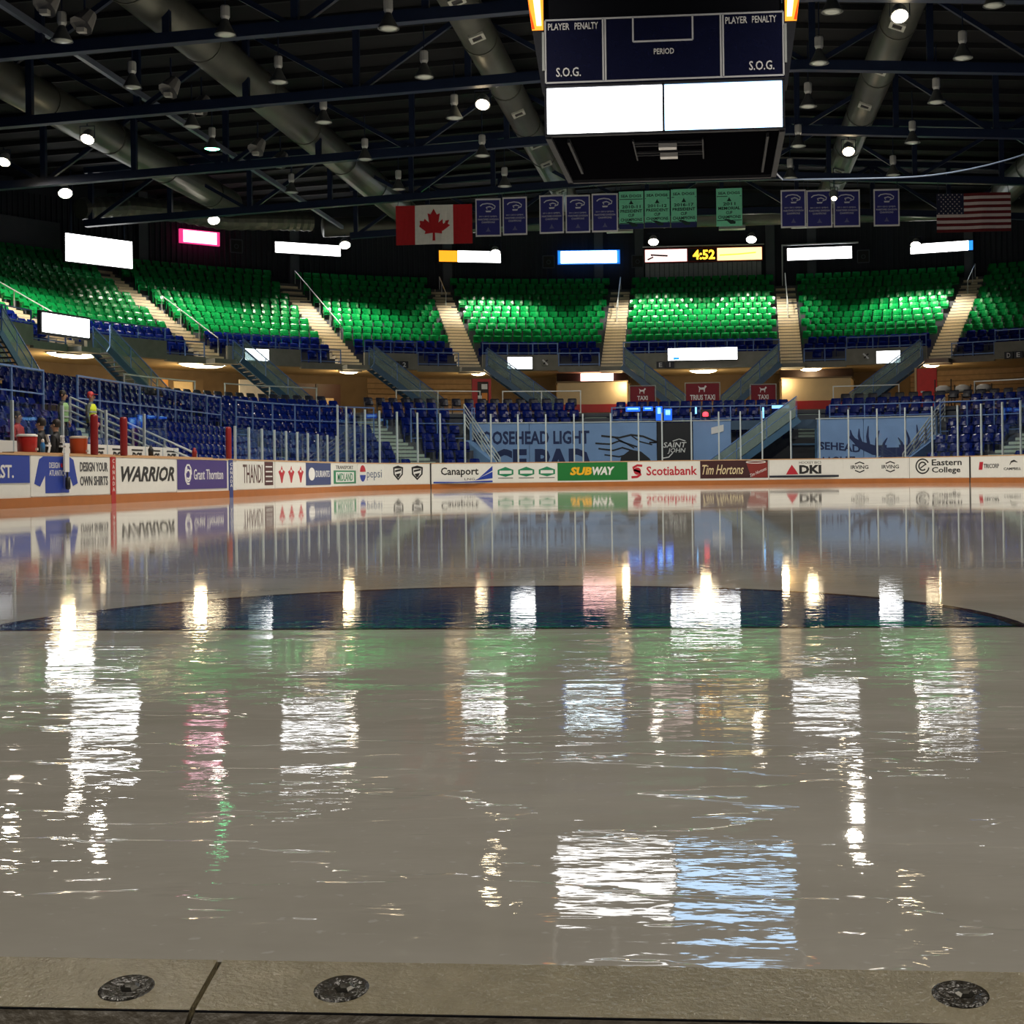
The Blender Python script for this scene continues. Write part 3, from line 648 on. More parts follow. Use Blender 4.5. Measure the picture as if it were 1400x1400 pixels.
a = ad(13.95, 15.6, 0.22, 1.055, WHITE, 'white panel with a dark crescent above lettering')
lettering(a, [('CAMPBELL', 14.1, 15.3, .50, .60, B_)], INK)
mb = MB(); stroke_plates(mb, [(14.5, .70), (14.6, .82), (14.8, .86), (15.05, .80)], [.03, .07, .08, .02], fb, 0, .006); mb.build('emblem', INK, a)
a = ad(15.7, 19.0, 0.22, 1.055, WHITE, 'plain white panel at the right edge')

# ------------------------------------------------------------------ glass above the boards
POSTM = mat('post_aluminium', (0.50, 0.58, 0.62), 0.35, 0.3)
def glazing(name, label, ss, z1, skip=()):
    t = thing(name, bs(ss[len(ss) // 2], 1.1, 0.06), label, 'glass')
    for s in ss:
        u = s2u(s); p = bp3(u, 0.06, 0); rz = brz(u); c, sn = cos(rz), sin(rz)
        fn = lambda a, b, z: (p[0] + a * c - b * sn, p[1] + a * sn + b * c, z)
        MB().hexa([fn(-.03, -.03, 1.1), fn(.03, -.03, 1.1), fn(.03, .03, 1.1), fn(-.03, .03, 1.1), fn(-.03, -.03, z1 + .04), fn(.03, -.03, z1 + .04), fn(.03, .03, z1 + .04), fn(-.03, .03, z1 + .04)]).build('glass_post', POSTM, t)
    for i, (a, b) in enumerate(zip(ss, ss[1:])):
        if i in skip: continue
        q0 = bs(a + .03, 0, 0.055); q1 = bs(b - .03, 0, 0.055); q2 = bs(b - .03, 0, 0.067); q3 = bs(a + .03, 0, 0.067)
        MB().hexa([(q[0], q[1], 1.1) for q in (q0, q1, q2, q3)] + [(q[0], q[1], z1) for q in (q0, q1, q2, q3)]).build('glass_pane', GLASS, t)
ssL = [-20.2 + 1.235 * k for k in range(14)]      # left corner up to about -4.1
ssE = [-3.77, -2.55, -1.52, -0.24, 0.96, 1.9, 2.84] + [2.84 + 1.235 * k for k in range(1, 14)]
glazing('end_glass', 'tall clear glass panes with grey posts around the far end boards', ssL[:-1] + [-4.99] + ssE, 3.16)
glazing('side_glass', 'lower clear glass panes on the left boards beside the far corner', [-31.5 + 0.01] + [-31.5 + 1.235 * k for k in range(1, 9)] + [-20.4], 2.02)
for s, lab in ((-40.9, 'dark red padded post left of the centre line'), (-39.3, 'dark red padded post right of the centre line'), (-32.05, 'dark red padded post at the blue line')):
    p = bs(s, 0, 0.06); m = MB().lathe([(0.0, 0.0), (0.075, 0.0), (0.085, 0.04), (0.085, 0.86), (0.07, 0.91), (0.0, 0.92)], (p[0], p[1], 1.1), 10)
    solo(m, 'padded_post', DKRED, lab, 'post', 'red padded posts', smooth=True)

# ================================================================== SEATS
def seat_mesh(name, m):
    mb = MB()
    def panel(prof, wd, th, taper):
        # prof: (y, z) from bottom to top, swept across the width with rounded corners
        rows = []
        n = len(prof)
        for i, (y, z) in enumerate(prof):
            hw = wd / 2 * (taper if i == n - 1 else 1.0)
            rows.append([(-hw, y - 0.03, z), (-hw * 0.4, y, z), (hw * 0.4, y, z), (hw, y - 0.03, z)])
        base = len(mb.v)
        for k, off in ((0, 0), (1, th)):
            for r in rows:
                for x, y, z in r: mb.v.append((x, y + off, z))
        q = n * 4
        for i in range(n - 1):
            for j in range(3):
                a = base + i * 4 + j; mb.f.append((a, a + 1, a + 5, a + 4)); mb.f.append((a + q + 4, a + q + 5, a + q + 1, a + q))
        for i in range(n - 1):
            a = base + i * 4; mb.f.append((a, a + 4, a + q + 4, a + q)); a += 3; mb.f.append((a + 4, a, a + q, a + q + 4))
        for j in range(3):
            a = base + j; mb.f.append((a + 1, a, a + q, a + q + 1)); a = base + (n - 1) * 4 + j; mb.f.append((a, a + 1, a + q + 1, a + q))
    panel([(0.26, 0.40), (0.27, 0.58), (0.32, 0.74), (0.36, 0.80)], 0.46, 0.035, 0.84)      # back shell
    panel([(0.17, 0.40), (0.10, 0.46), (0.13, 0.62)], 0.38, 0.04, 0.8)                       # tipped-up seat
    mb.box(-0.25, -0.225, 0.02, 0.24, 0.54, 0.58); mb.box(-0.25, -0.225, 0.10, 0.20, 0.0, 0.56)
    mb.box(-0.2, 0.2, 0.10, 0.22, 0.33, 0.37)
    me = bpy.data.meshes.new(name); me.from_pydata(mb.v, [], mb.f); me.update(); me.materials.append(m)
    return me, mb.v, mb.f
ME_G, SV, SF = seat_mesh('green_seat', SEATG); ME_B, _, _ = seat_mesh('blue_seat', SEATB); ME_K, _, _ = seat_mesh('dark_seat', SEATK)
AISLE_U = [-6.9, -5.80, -5.443, -5.116, -4.840, -4.512, 4.520, 4.852, 5.17]      # upper bowl
AISLE_L = [-(HX + pi / 2 + 14.05), -6.2, -5.262, 5.360]                                   # lower bowl, corner aisles
seatsG, seatsB, seatsK = [], [], []
KEEP = [(-16.5, 36.95, .62), (-16.5, 35.25, .62), (-15.9, 31.55, .6), (-15.4, 31.55, .5)] + [(-13.75 - q * .4, 37.6, .38) for q in range(11)]      # standing room for people and the fence
def fill_row(o, z, u0, u1, aisles, half, sink, tagdata, pitch=0.53):
    """seats from u0 to u1 at row offset o, leaving the aisles free"""
    cuts = [u0] + sorted(a for a in aisles if u0 < a < u1) + [u1]; u_end = u1
    for bi, (a, b) in enumerate(zip(cuts, cuts[1:])):
        a2 = u_step(a, half if a in aisles else 0.3, o); b2 = u_step(b, -half if b in aisles else -0.3, o)
        L_ = arc_len(a2, b2, o)
        if L_ < pitch: continue
        n = int(L_ / pitch) - (1 if tagdata[1] % 2 else 0); sh = 0.0
        if n < 1: continue
        U = us(a2, b2); cum = [0]
        for q, r in zip(U, U[1:]): cum.append(cum[-1] + arc_len(q, r, o))
        for i in range(n):
            d = L_ / 2 + (i + 0.5 - n / 2) * pitch * min(1.06, L_ / ((n + (1 if tagdata[1] % 2 else 0)) * pitch)); j = max(k for k in range(len(cum)) if cum[k] <= d + 1e-9); j = min(j, len(U) - 2)
            f = (d - cum[j]) / (cum[j + 1] - cum[j] or 1); u = U[j] + (U[j + 1] - U[j]) * f
            x, y = bowl(u, o + 0.28)
            if any(hypot(x - q[0], y - q[1]) < q[2] for q in KEEP): continue
            sink.append(((x, y, z), brz(u), (tagdata, a, b, i, n)))
for k in range(-1, 13):
    if k == -1:
        for a in AISLE_U[1:6]: fill_row(ou(-1), zu(-1), u_step(a, -2.9, 15), a, AISLE_U, 0.65, seatsB, ('u', k))
        for a in AISLE_U[6:8]: fill_row(ou(-1), zu(-1), a, u_step(a, 2.9, 15), AISLE_U, 0.65, seatsB, ('u', k))
    else: fill_row(ou(k), zu(k), UUL + 12.5, UUR, AISLE_U, 0.65, seatsB if k < 2 else seatsG, ('u', k))
for k in range(8):
    fill_row(ol(k), zl(k), UL + 6, CL, AISLE_L, 0.75, seatsB, ('l', k))
    fill_row(ol(k), zl(k), CR, UR - 0.1, AISLE_L, 0.75, seatsB, ('l', k))
    if k >= 4: fill_row(ol(k), zl(k), CL, CR, [-4.535, 4.555], 0.7, seatsB, ('e', k))
fill_row(8.75, 3.58, -6.0, -3.9, AISLE_L + [-4.535, 4.555], 0.9, seatsK, ('c', 8), pitch=0.62)
fill_row(8.75, 3.58, 4.62, UR - 0.1, AISLE_L + [-4.535, 4.555], 0.9, seatsK, ('c', 8), pitch=0.62)
NUM = ['', 'first', 'second', 'third', 'fourth', 'fifth', 'sixth', 'seventh', 'eighth', 'ninth', 'tenth', 'eleventh', 'twelfth', 'thirteenth', 'fourteenth', 'fifteenth', 'sixteenth', 'seventeenth', 'eighteenth', 'nineteenth', 'twentieth']
def nth(n):
    if n <= 20: return NUM[n]
    t = {2: 'twenty', 3: 'thirty', 4: 'forty', 5: 'fifty', 6: 'sixty', 7: 'seventy'}[n // 10]
    return t + '-' + NUM[n % 10] if n % 10 else t[:-1] + 'ieth'
def upper_block(a):
    i = min(range(len(AISLE_U)), key=lambda j: abs(AISLE_U[j] - a)) if a > UUL + 12.6 else -1
    return ['block left of all stairs', 'block at left picture edge', 'leftmost green block', 'second green block from left', 'third green block from left', 'fourth green block from left', 'middle green block', 'green block right of the middle', 'rightmost green block', 'block beyond the right edge'][i + 1]
def lower_block(t, a):
    if t == 'e': return 'left end' if a < -4.6 else ('middle end' if a < 4.5 else 'right end')
    if a > 0: return 'right corner' if a < 5.3 else 'far right'
    if a < AISLE_L[0] - 1e-6: return 'bench side'
    if a < -6.21: return 'left side'
    return 'left curve' if a < -5.3 else 'left corner'
def label_seat(colour, d):
    (t, k), a, b, i, n = d
    if t == 'u':
        if colour == 'blue': return f'blue tip-up seat, {upper_block(a)}, {nth(k + 2)} row up, {nth(i + 1)} from left'
        return f'green tip-up seat, {upper_block(a)}, {nth(k - 1)} green row, {nth(i + 1)} seat from left'
    if t == 'c': return f'black seat in the lower concourse row, {lower_block("l" if abs(a) > 4.96 else "e", a)} part, {nth(i + 1)} from left'
    return f'blue tip-up seat in lower {lower_block(t, a)} block, {nth(k + 1)} row, {nth(i + 1)} from left'
def place_seats(lst, me, colour, name, group, limit, stuffname):
    sc = []
    for e in lst:
        x, y, dp = px((e[0][0], e[0][1], e[0][2] + 0.6)); vis = -6 < x < 1406
        if e[2][0][0] == 'l':      # must clear the boards
            px_b = e[0]; vis = vis and e[2][0][1] >= 1
        sc.append((dp if vis else 1e6 + dp, e))
    sc.sort(key=lambda q: q[0])
    for dp, e in sc[:limit]:
        o = bpy.data.objects.new(name, me); COL.objects.link(o); o.location = e[0]; o.rotation_euler = (0, 0, e[1])
        tag(o, label_seat(colour, e[2]), 'seat', group)
    rest = [e for dp, e in sc[limit:]]
    if rest:
        V = []; F = []
        for loc, rz, _ in rest:
            n0 = len(V); c, s = cos(rz), sin(rz)
            V += [(loc[0] + x * c - y * s, loc[1] + x * s + y * c, loc[2] + z) for x, y, z in SV]; F += [tuple(i + n0 for i in f) for f in SF]
        m2 = bpy.data.meshes.new(stuffname); m2.from_pydata(V, [], F); m2.update(); m2.materials.append(me.materials[0])
        o = bpy.data.objects.new(stuffname, m2); COL.objects.link(o); tag(o, f'the many farther {colour} seats filling the curved stands', 'seats', kind='stuff')
place_seats(seatsG, ME_G, 'green', 'green_stadium_chair', 'green seats of the upper bowl', 300, 'green_seating')
place_seats(seatsB, ME_B, 'blue', 'blue_stadium_chair', 'blue seats of the lower bowl and balcony front', 300, 'blue_seating')
place_seats(seatsK, ME_K, 'black', 'dark_stadium_chair', 'black seats along the concourse', 300, 'dark_seating')
print('SEATS', len(seatsG), len(seatsB), len(seatsK))

# ================================================================== AISLE STAIRS
STEPMESH = {}
def flight(name, u, o0, o1, z0, z1, n, wd, m, label, group, rail=None):
    """a straight aisle flight climbing outwards; every step its own part"""
    p0 = bowl(u, o0); rz = brz(u); t = thing(name, (p0[0], p0[1], z0), label, 'stairs', group, rz)
    run = (o1 - o0) / n; rise = (z1 - z0) / n; k = (round(run, 3), round(rise, 3), wd, m.name)
    if k not in STEPMESH:
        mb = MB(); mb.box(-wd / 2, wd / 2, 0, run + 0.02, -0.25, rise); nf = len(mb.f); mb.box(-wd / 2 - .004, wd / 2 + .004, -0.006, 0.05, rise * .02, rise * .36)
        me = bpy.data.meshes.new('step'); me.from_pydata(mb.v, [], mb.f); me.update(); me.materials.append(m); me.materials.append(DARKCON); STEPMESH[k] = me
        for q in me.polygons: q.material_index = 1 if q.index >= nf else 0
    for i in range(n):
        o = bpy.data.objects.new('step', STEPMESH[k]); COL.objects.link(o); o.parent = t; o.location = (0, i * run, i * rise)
    if rail:
        for a, b, x in rail:
            mb = MB(); s = (z1 - z0) / (o1 - o0); c, sn = cos(rz), sin(rz)
            W_ = lambda x_, y_, z_: (p0[0] + x_ * c - y_ * sn, p0[1] + x_ * sn + y_ * c, z_)
            L_ = o1 - o0; ya, yb = a * L_, b * L_
            mb.tube([W_(x, ya, z0 + ya * s), W_(x, ya, z0 + ya * s + 0.9), W_(x, yb, z0 + yb * s + 0.9), W_(x, yb, z0 + yb * s)], 0.028, 6)
            k2 = 1
            while ya + 1.6 * k2 < yb - .4: mb.tube([W_(x, ya + 1.6 * k2, z0 + (ya + 1.6 * k2) * s), W_(x, ya + 1.6 * k2, z0 + (ya + 1.6 * k2) * s + .9)], 0.02, 6); k2 += 1
            mb.build('handrail', RAILS, t)
    return t
UPN = {-6.9: 'cream upper aisle stairs beyond the left picture edge', -5.80: 'cream upper aisle stairs near the left picture edge', -5.443: 'cream upper aisle stairs below the big left screen', -5.116: 'cream upper aisle stairs leaning left under the second white screen', -4.840: 'cream upper aisle stairs below the orange and white screen',
       -4.512: 'cream upper aisle stairs left of the middle green block', 4.520: 'cream upper aisle stairs right of the middle green block', 4.852: 'cream upper aisle stairs near the right edge', 5.17: 'cream upper aisle stairs beyond the right edge'}
for u in AISLE_U[1:]:
    rl = [(0.55, 0.98, 0.0)] if abs(u) < 4.6 else [(0.05, 0.5, 0.62)] if u < -5.4 else [(0.3, 0.98, 0.62)] if u < -5 else [(0.75, 0.98, 0.0)]
    flight('aisle_stairs', u, 14.95, ou(12) + 0.4, 6.30, zu(12), 27, 1.16, STEPM, UPN[u], 'cream stairs through the green seats', rl)
for u, lab in ((AISLE_L[0], 'grey-green lower aisle stairs behind the players bench'), (-6.2, 'grey-green lower aisle stairs on the left curve'), (-5.262, 'grey-green lower aisle stairs at the left corner'), (5.360, 'grey-green lower aisle stairs at the right corner')):
    flight('lower_aisle_stairs', u, 1.0, 8.3, 0.45, zl(7) + .02, 16, 1.3, STEPG, lab, 'grey-green stairs through the blue seats')
for u, lab in ((-4.535, 'short green-grey stairs above the left mural wall'), (4.555, 'short green-grey stairs above the dark gap in the end wall')):
    flight('short_aisle_stairs', u, 5.34, 8.3, zl(4), zl(7) + .05, 8, 1.1, STEPG, lab, 'short stairs above the end wall')

# ================================================================== BALCONY FRONT, RAILS, STAIRS
FASC = mat('fascia_concrete', (0.24, 0.235, 0.20), 0.75, var=0.25, scale=3)
fascia = bpy.data.objects.new('balcony_front', None); COL.objects.link(fascia); fascia.location = (0, 75.9, 6.2); fascia['kind'] = 'structure'; fascia['label'] = 'concrete front of the upper balcony'
PM[fascia.name] = Matrix.Translation(fascia.location).inverted()
def guard(name, u0, u1, o, z0, z1, label, group, mids=1, m=RAILM, pitch=1.5, bars=0):
    c = bp3((u0 + u1) / 2, o, z0); t = thing(name, c, label, 'railing', group)
    sweep(MB(), rect(o - .028, o + .028, z1 - .05, z1), u0, u1).build('top_rail', m, t)
    for i in range(mids):
        z = z0 + (z1 - z0) * (i + .35) / (mids + .35) if mids > 1 else z0 + 0.10
        sweep(MB(), rect(o - .02, o + .02, z - .02, z + .02), u0, u1).build('lower_rail', m, t)
    L_ = arc_len(u0, u1, o); n = max(1, round(L_ / pitch)); u = u0
    U = us(u0, u1); cum = [0]
    for q, r in zip(U, U[1:]): cum.append(cum[-1] + arc_len(q, r, o))
    def at(d):
        j = max(k for k in range(len(cum)) if cum[k] <= d + 1e-9); j = min(j, len(U) - 2); f = (d - cum[j]) / (cum[j + 1] - cum[j] or 1); return U[j] + (U[j + 1] - U[j]) * f
    for i in range(n + 1):
        d = min(max(L_ * i / n, 0.03), L_ - 0.03); p = bp3(at(d), o, 0)
        MB().beam((p[0], p[1], z0), (p[0], p[1], z1 - .02), 0.05, 0.05, up=(0, 1, 0)).build('rail_post', m, t)
    return t
BN = ['left of the leftmost stairs', 'below the leftmost green block', 'below the second green block from left', 'below the third green block from left', 'below the fourth green block from left', 'below the middle green block', 'below the green block right of the middle', 'below the rightmost green block']
for i, (a, b) in enumerate(zip(AISLE_U, AISLE_U[1:])):
    if i == 0: lo, hi = u_step(a, .65, 15), u_step(b, -2.9, 15); lows = [(hi, u_step(b, -.62, 15))]
    elif b < 0: lo, hi = u_step(a, .65, 15), u_step(b, -2.9, 15); lows = [(hi, u_step(b, -.62, 15))]
    elif a < 0: lo, hi = u_step(a, .65, 15), u_step(b, -.65, 15); lows = []
    else: lo, hi = u_step(a, 2.9, 15), u_step(b, -.65, 15); lows = [(u_step(a, .62, 15), lo)]
    sweep(MB(), rect(14.72, 14.90, 6.20, 7.05), lo, hi).build('fascia_panel', FASC, fascia)
    guard('balcony_railing', lo, hi, 14.8, 7.05, 7.68, f'blue-grey balcony railing {BN[i]}', 'balcony railings')
    for l0, l1 in lows:
        sweep(MB(), rect(14.72, 14.90, 6.10, 6.42), l0, l1).build('fascia_panel', FASC, fascia)
        guard('low_balcony_railing', l0, l1, 14.8, 6.42, 7.15, f'lower railing beside the aisle {BN[i]}', 'low balcony railings', pitch=1.1)
for u in AISLE_U[1:]:
    sweep(MB(), rect(14.0, 14.95, 6.10, 6.32), u_step(u, -.62, 15), u_step(u, .66, 15)).build('landing', FASC, fascia)
def stair(name, P0, P1, z0, z1, wd, label, group=None, infill=True, n=15):
    """steel stair dropping from P0 at z0 to P1 at z1 with stringers, treads and sloping rails"""
    d = Vector((P1[0] - P0[0], P1[1] - P0[1])); L_ = d.length; rz = atan2(d.y, d.x); sn, c = sin(rz), cos(rz)
    t = thing(name, (P1[0], P1[1], z1), label, 'staircase', group)
    F = lambda x, y, z: (P0[0] + x * c - y * sn, P0[1] + x * sn + y * c, z)
    sl = (z1 - z0) / L_
    for y in (-wd / 2, wd / 2):
        MB().beam(F(-.1, y, z0 - .1 * sl - .12), F(L_, y, z1 - .12), 0.07, 0.30).build('stringer', STEELB, t)
        mb = MB()
        mb.tube([F(0, y, z0), F(0, y, z0 + 1.0), F(L_, y, z1 + 1.0), F(L_, y, z1)], 0.03, 6); mb.build('handrail', RAILM, t)
        MB().tube([F(0, y, z0 + .55), F(L_, y, z1 + .55)], 0.02, 6).build('mid_rail', RAILM, t)
        for q in (.33, .66): MB().tube([F(L_ * q, y, z0 + (z1 - z0) * q), F(L_ * q, y, z0 + (z1 - z0) * q + 1.0)], 0.022, 6).build('rail_post', RAILM, t)
    if infill:
        for y in (-wd / 2, wd / 2):
            p = [F(.05, y, z0 + .08), F(L_, y, z1 + .08), F(L_, y, z1 + .95), F(.05, y, z0 + .95)]; off = Vector((-sn, c, 0)) * 0.012
            MB().hexa([p[0], p[1], tuple(Vector(p[1]) + off), tuple(Vector(p[0]) + off), p[3], p[2], tuple(Vector(p[2]) + off), tuple(Vector(p[3]) + off)]).build('infill_panel', MESHM, t)
    for i in range(n):
        x = L_ * (i + .5) / n; z = z0 + (z1 - z0) * (i + 1) / n
        MB().hexa([F(x - .14, -wd / 2, z - .05), F(x + .14, -wd / 2, z - .05), F(x + .14, wd / 2, z - .05), F(x - .14, wd / 2, z - .05), F(x - .14, -wd / 2, z), F(x + .14, -wd / 2, z), F(x + .14, wd / 2, z), F(x - .14, wd / 2, z)]).build('tread', DARKCON, t)
    return t
SN = ['dropping from the left picture edge', 'dropping right beside the leftmost white balcony screen', 'dropping right below the big left stairs', 'dropping right below the second stairs', 'dropping right toward the small white screen', 'left one of the pair facing each other in the middle', 'right one of the pair facing each other in the middle', 'dropping left below the right stairs']
for j, u in enumerate([-6.15] + AISLE_U[1:8]):
    sg = 1 if u < 0 else -1
    ua = u_step(u, sg * .75, 14); ub = u_step(ua, sg * 3.7, 14)
    if j == 0: ua, ub = -(HX + pi / 2 + 1.0), -5.965
    if abs(u) < 4.6: ub = -0.65 if u < 0 else 1.15
    stair('steel_stair', bowl(ua, 14.05), bowl(ub, 14.05), 6.32, 3.62, 1.0, 'blue steel stair ' + SN[j], 'stairs from balcony to concourse')
# rails inside the lower bowl (in front of its upper rows)
for (a, b), lab in zip(((-(HX + pi / 2 + 19), -(HX + pi / 2 + 15.3)), (-(HX + pi / 2 + 13.2), -6.95), (-6.015, -5.33), (-5.19, -4.99)), ('beside the bench at the left edge', 'along the left side stand', 'along the left curve', 'above the left corner seats')):
    guard('stand_railing', a, b, 4.98, zl(4) - .05, 3.66, f'blue railing across the lower seats {lab}', 'railings in the lower bowl', mids=2)
guard('stand_railing', 5.43, UR - .1, 4.98, zl(4) - .05, 3.64, 'blue railing across the lower seats at the right edge', 'railings in the lower bowl', mids=2)
guard('stand_railing', 5.0, 5.29, 4.98, zl(4) - .05, 3.64, 'blue railing across the lower seats right of the antler mural', 'railings in the lower bowl', mids=2)
# concourse rails behind the dark seats
for a, b, lab in ((-6.0, -5.72, 'at the far left'), (-5.62, -5.33, 'below the leftmost stairs'), (-5.1, -4.86, 'at the left corner'), (-4.8, -4.58, 'before the left kiosk'), (4.62, 4.80, 'right of the right kiosk'), (5.0, 5.3, 'by the red door')):
    guard('concourse_railing', a, b, 9.75, 3.58, 4.80, f'thin grey concourse railing {lab}', 'concourse railings', mids=1, m=RAILS, pitch=2.2)
# sloping pipe fences at the block edges
def slope_fence(u, o0, o1, z0, z1, label, nr=5, ht=1.0):
    p0 = bowl(u, o0); p1 = bowl(u, o1)
    t = thing('sloping_fence', (p0[0], p0[1], z0 - .9), label, 'railing', 'sloping pipe fences')
    for i in range(nr):
        h = -i * ht / (nr - .2)
        MB().tube([(p0[0], p0[1], z0 + h), (p1[0], p1[1], z1 + h)], 0.032, 6).build('pipe_rail', RAILS, t)
    for q in (0, .25, .5, .75, 1):
        x = p0[0] + (p1[0] - p0[0]) * q; y = p0[1] + (p1[1] - p0[1]) * q; z = z0 + (z1 - z0) * q
        MB().tube([(x, y, z - ht - .1), (x, y, z)], 0.035, 6).build('fence_post', RAILS, t)
slope_fence(-4.962, 0.8, 6.3, 1.30, 3.95, 'silver pipe fence sloping down left of the mural wall')
slope_fence(4.985, 0.8, 6.3, 1.25, 3.88, 'silver pipe fence sloping down right of the antler mural')
slope_fence(-(HX + pi / 2 + 14.9), 0.75, 4.4, 1.25, 2.90, 'silver pipe fence sloping down behind the players bench', 4, .75)

# ================================================================== END WALL WITH MURAL
def eu(u, z, d): x, y = bowl(u, 5.0 - d); return (x, y, z)
def ue(s):   # arc position in metres along the wall (o = 5) to u
    a = abs(s); sg = 1 if s >= 0 else -1
    return s if a <= HX else sg * (HX + (a - HX) / 13.5)
def fe(s, z, d): return eu(ue(s), z, d)
endw = bpy.data.objects.new('wall_end', None); COL.objects.link(endw); endw.location = (0, 66, 0); endw['kind'] = 'structure'; endw['label'] = 'blue painted low wall behind the far goal'
PM[endw.name] = Matrix.Translation(endw.location).inverted()
WL, WR = -4.5 - 0.47 * 13.5, 4.5 + 0.49 * 13.5
for a, b in ((WL, -8.0), (-8.0, -5.4), (-5.4, -1.95), (-0.25, 1.55), (5.55, 7.7), (7.7, WR)):
    sweep(MB(), rect(5.0, 5.15, 0.0, 2.98), ue(a + .01), ue(b - .01)).build('wall_panel', MOOSEB, endw)
sweep(MB(), rect(4.96, 5.17, 2.98, 3.03), ue(WL), ue(1.55)).build('wall_cap', RAILS, endw); sweep(MB(), rect(4.96, 5.17, 2.98, 3.03), ue(5.5), ue(WR)).build('wall_cap', RAILS, endw)
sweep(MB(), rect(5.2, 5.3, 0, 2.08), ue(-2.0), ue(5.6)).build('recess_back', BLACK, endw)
sweep(MB(), rect(5.0, 5.15, 2.55, 2.98), ue(1.55), ue(5.55)).build('lintel', mat('lintel_blue', (0.04, 0.08, 0.14), 0.6), endw)
for x in (4.35, 5.5): sweep(MB(), rect(5.0, 5.12, 0, 2.6), ue(x - .05), ue(x + .05)).build('gap_frame', STEELB, endw)
sweep(MB(), rect(5.0, 5.08, 1.78, 1.86), 4.35, ue(5.5)).build('gap_rail', STEELB, endw)
mb = MB(); put_text(mb, 'MOOSEHEAD LIGHT', -10.75, -5.15, 1.98, 2.62, fe, 0, .01, bold=0.032); put_text(mb, 'ICE PAD', -10.1, -5.15, 0.55, 1.78, fe, 0, .01, bold=0.05)
mb.build('mural_lettering', MOOSED, endw)
# left antlers and head outline
mb = MB()
for pts, w_ in (([(-3.6, 2.35), (-3.0, 2.25), (-2.6, 2.38), (-2.2, 2.30), (-1.7, 2.0), (-2.0, 2.0)], .09), ([(-3.8, 2.0), (-3.3, 1.95), (-3.0, 2.1), (-2.6, 1.9), (-2.4, 1.8)], .08), ([(-3.7, 1.75), (-3.2, 1.65), (-2.9, 1.78), (-2.5, 1.6)], .08), ([(-3.5, 1.45), (-3.0, 1.35), (-2.6, 1.5)], .07), ([(-3.2, 2.3), (-2.8, 2.0), (-2.5, 1.75)], .06), ([(-2.6, 2.35), (-2.3, 2.05), (-1.9, 1.9)], .06)):
    stroke_plates(mb, [(-4.87 + (q[0] + 3.8) * 1.42, q[1]) for q in pts], w_, fe, 0, .01)
mb.build('antler_outline', INK, endw)
mb = MB(); mb.plate([(-3.75, 0.9), (-3.65, 1.35), (-3.2, 1.68), (-2.7, 1.58), (-2.3, 1.25), (-2.15, 0.9)], fe, 0, .012); mb.build('animal_head_print', INK, endw)
# right: lettering on an arc and big antlers
mb = MB()
put_text(mb, 'SEHEAD', 5.65, 7.55, 1.55, 1.92, fe, 0, .01, bold=0.03, warp=lambda x, y: (x, y - 0.05 * (x - 5.6) ** 2 * (1 if x > 5.6 else .3)))
put_text(mb, 'LIGHT', 5.8, 7.3, 0.75, 1.22, fe, 0, .01, bold=0.02); mb.build('mural_lettering', MOOSED, endw)
mb = MB(); cx_ = 9.05
for sg in (-1, 1):
    f2 = lambda s, z: (cx_ + sg * s, z)
    stroke_plates(mb, [f2(0.3, 1.45), f2(0.9, 1.50), f2(1.5, 1.75), f2(2.0, 2.15)], [.55, .45, .34, .10], fe, 0, .01)
    for b, e in (((1.75, 1.95), (1.95, 2.45)), ((1.45, 1.8), (1.55, 2.5)), ((1.1, 1.65), (1.12, 2.62)), ((0.75, 1.6), (0.62, 2.4)), ((0.45, 1.55), (0.25, 2.05))):
        stroke_plates(mb, [f2(*b), f2((b[0] + e[0]) / 2 + .06, (b[1] + e[1]) / 2), f2(*e)], [.16, .12, .04], fe, 0, .01)
mb.plate([(cx_ - .5, 1.6), (cx_ + .5, 1.6), (cx_ + .42, 0.85), (cx_ - .42, 0.85)], fe, 0, .012); mb.build('antler_print', MOOSED, endw)
mb = MB()
for i in range(11):
    a = pi * (0.1 + 0.8 * i / 10); stroke_plates(mb, [(cx_ + .25 * cos(a), 1.35 - .1 * sin(a)), (cx_ + .85 * cos(a), 1.35 - .45 * sin(a))], .05, fe, 0.0, .014)
mb.build('fur_lines', MOOSED, endw)
# dark doorway panel with white script
t = thing('doorway_banner', (-1.1, 65.95, 0), 'black banner with white script hanging in the end wall doorway', 'banner')
MB().box(-1.93, -0.27, 65.93, 65.97, 0.1, 2.93).build('banner_cloth', BLACK, t)
fdoor = lambda x, z, d: (x, 65.93 - d, z)
mb = MB(); put_text(mb, 'SAINT', -1.65, -0.55, 1.75, 2.0, fdoor, 0, .01, shear=.2, bold=.01); put_text(mb, 'JOHN', -1.45, -0.6, 1.45, 1.72, fdoor, 0, .01, shear=.2, bold=.01)
stroke_plates(mb, [(-1.7, 1.25), (-1.4, 1.3), (-1.2, 1.5)], .05, fdoor, 0, .01); stroke_plates(mb, [(-1.2, 2.05), (-0.9, 2.15), (-0.6, 2.05)], .04, fdoor, 0, .01); mb.build('lettering', PAPER, t)
solo(MB().plate([(0.62, 2.35), (1.2, 2.48), (1.2, 2.80), (0.62, 2.66)], lambda x, z, d: (x, 65.99 - d, z), 0, .02), 'notice_sheet', PAPER, 'white paper notice on the blue end wall', 'notice')
stair('end_wall_stair', (4.55, 65.0), (0.35, 65.0), 3.0, 0.0, 0.9, 'blue steel stair climbing right in front of the end wall', None, True, 14)
guard('end_wall_railing', ue(WL + .1), -4.95, 5.08, 3.0, 3.72, 'blue-grey railing on the end wall above the left lettering', 'end wall railings', mids=1)
guard('end_wall_railing', -4.1, 4.35, 5.08, 3.0, 3.70, 'blue-grey railing on the end wall in the middle', 'end wall railings', mids=1)
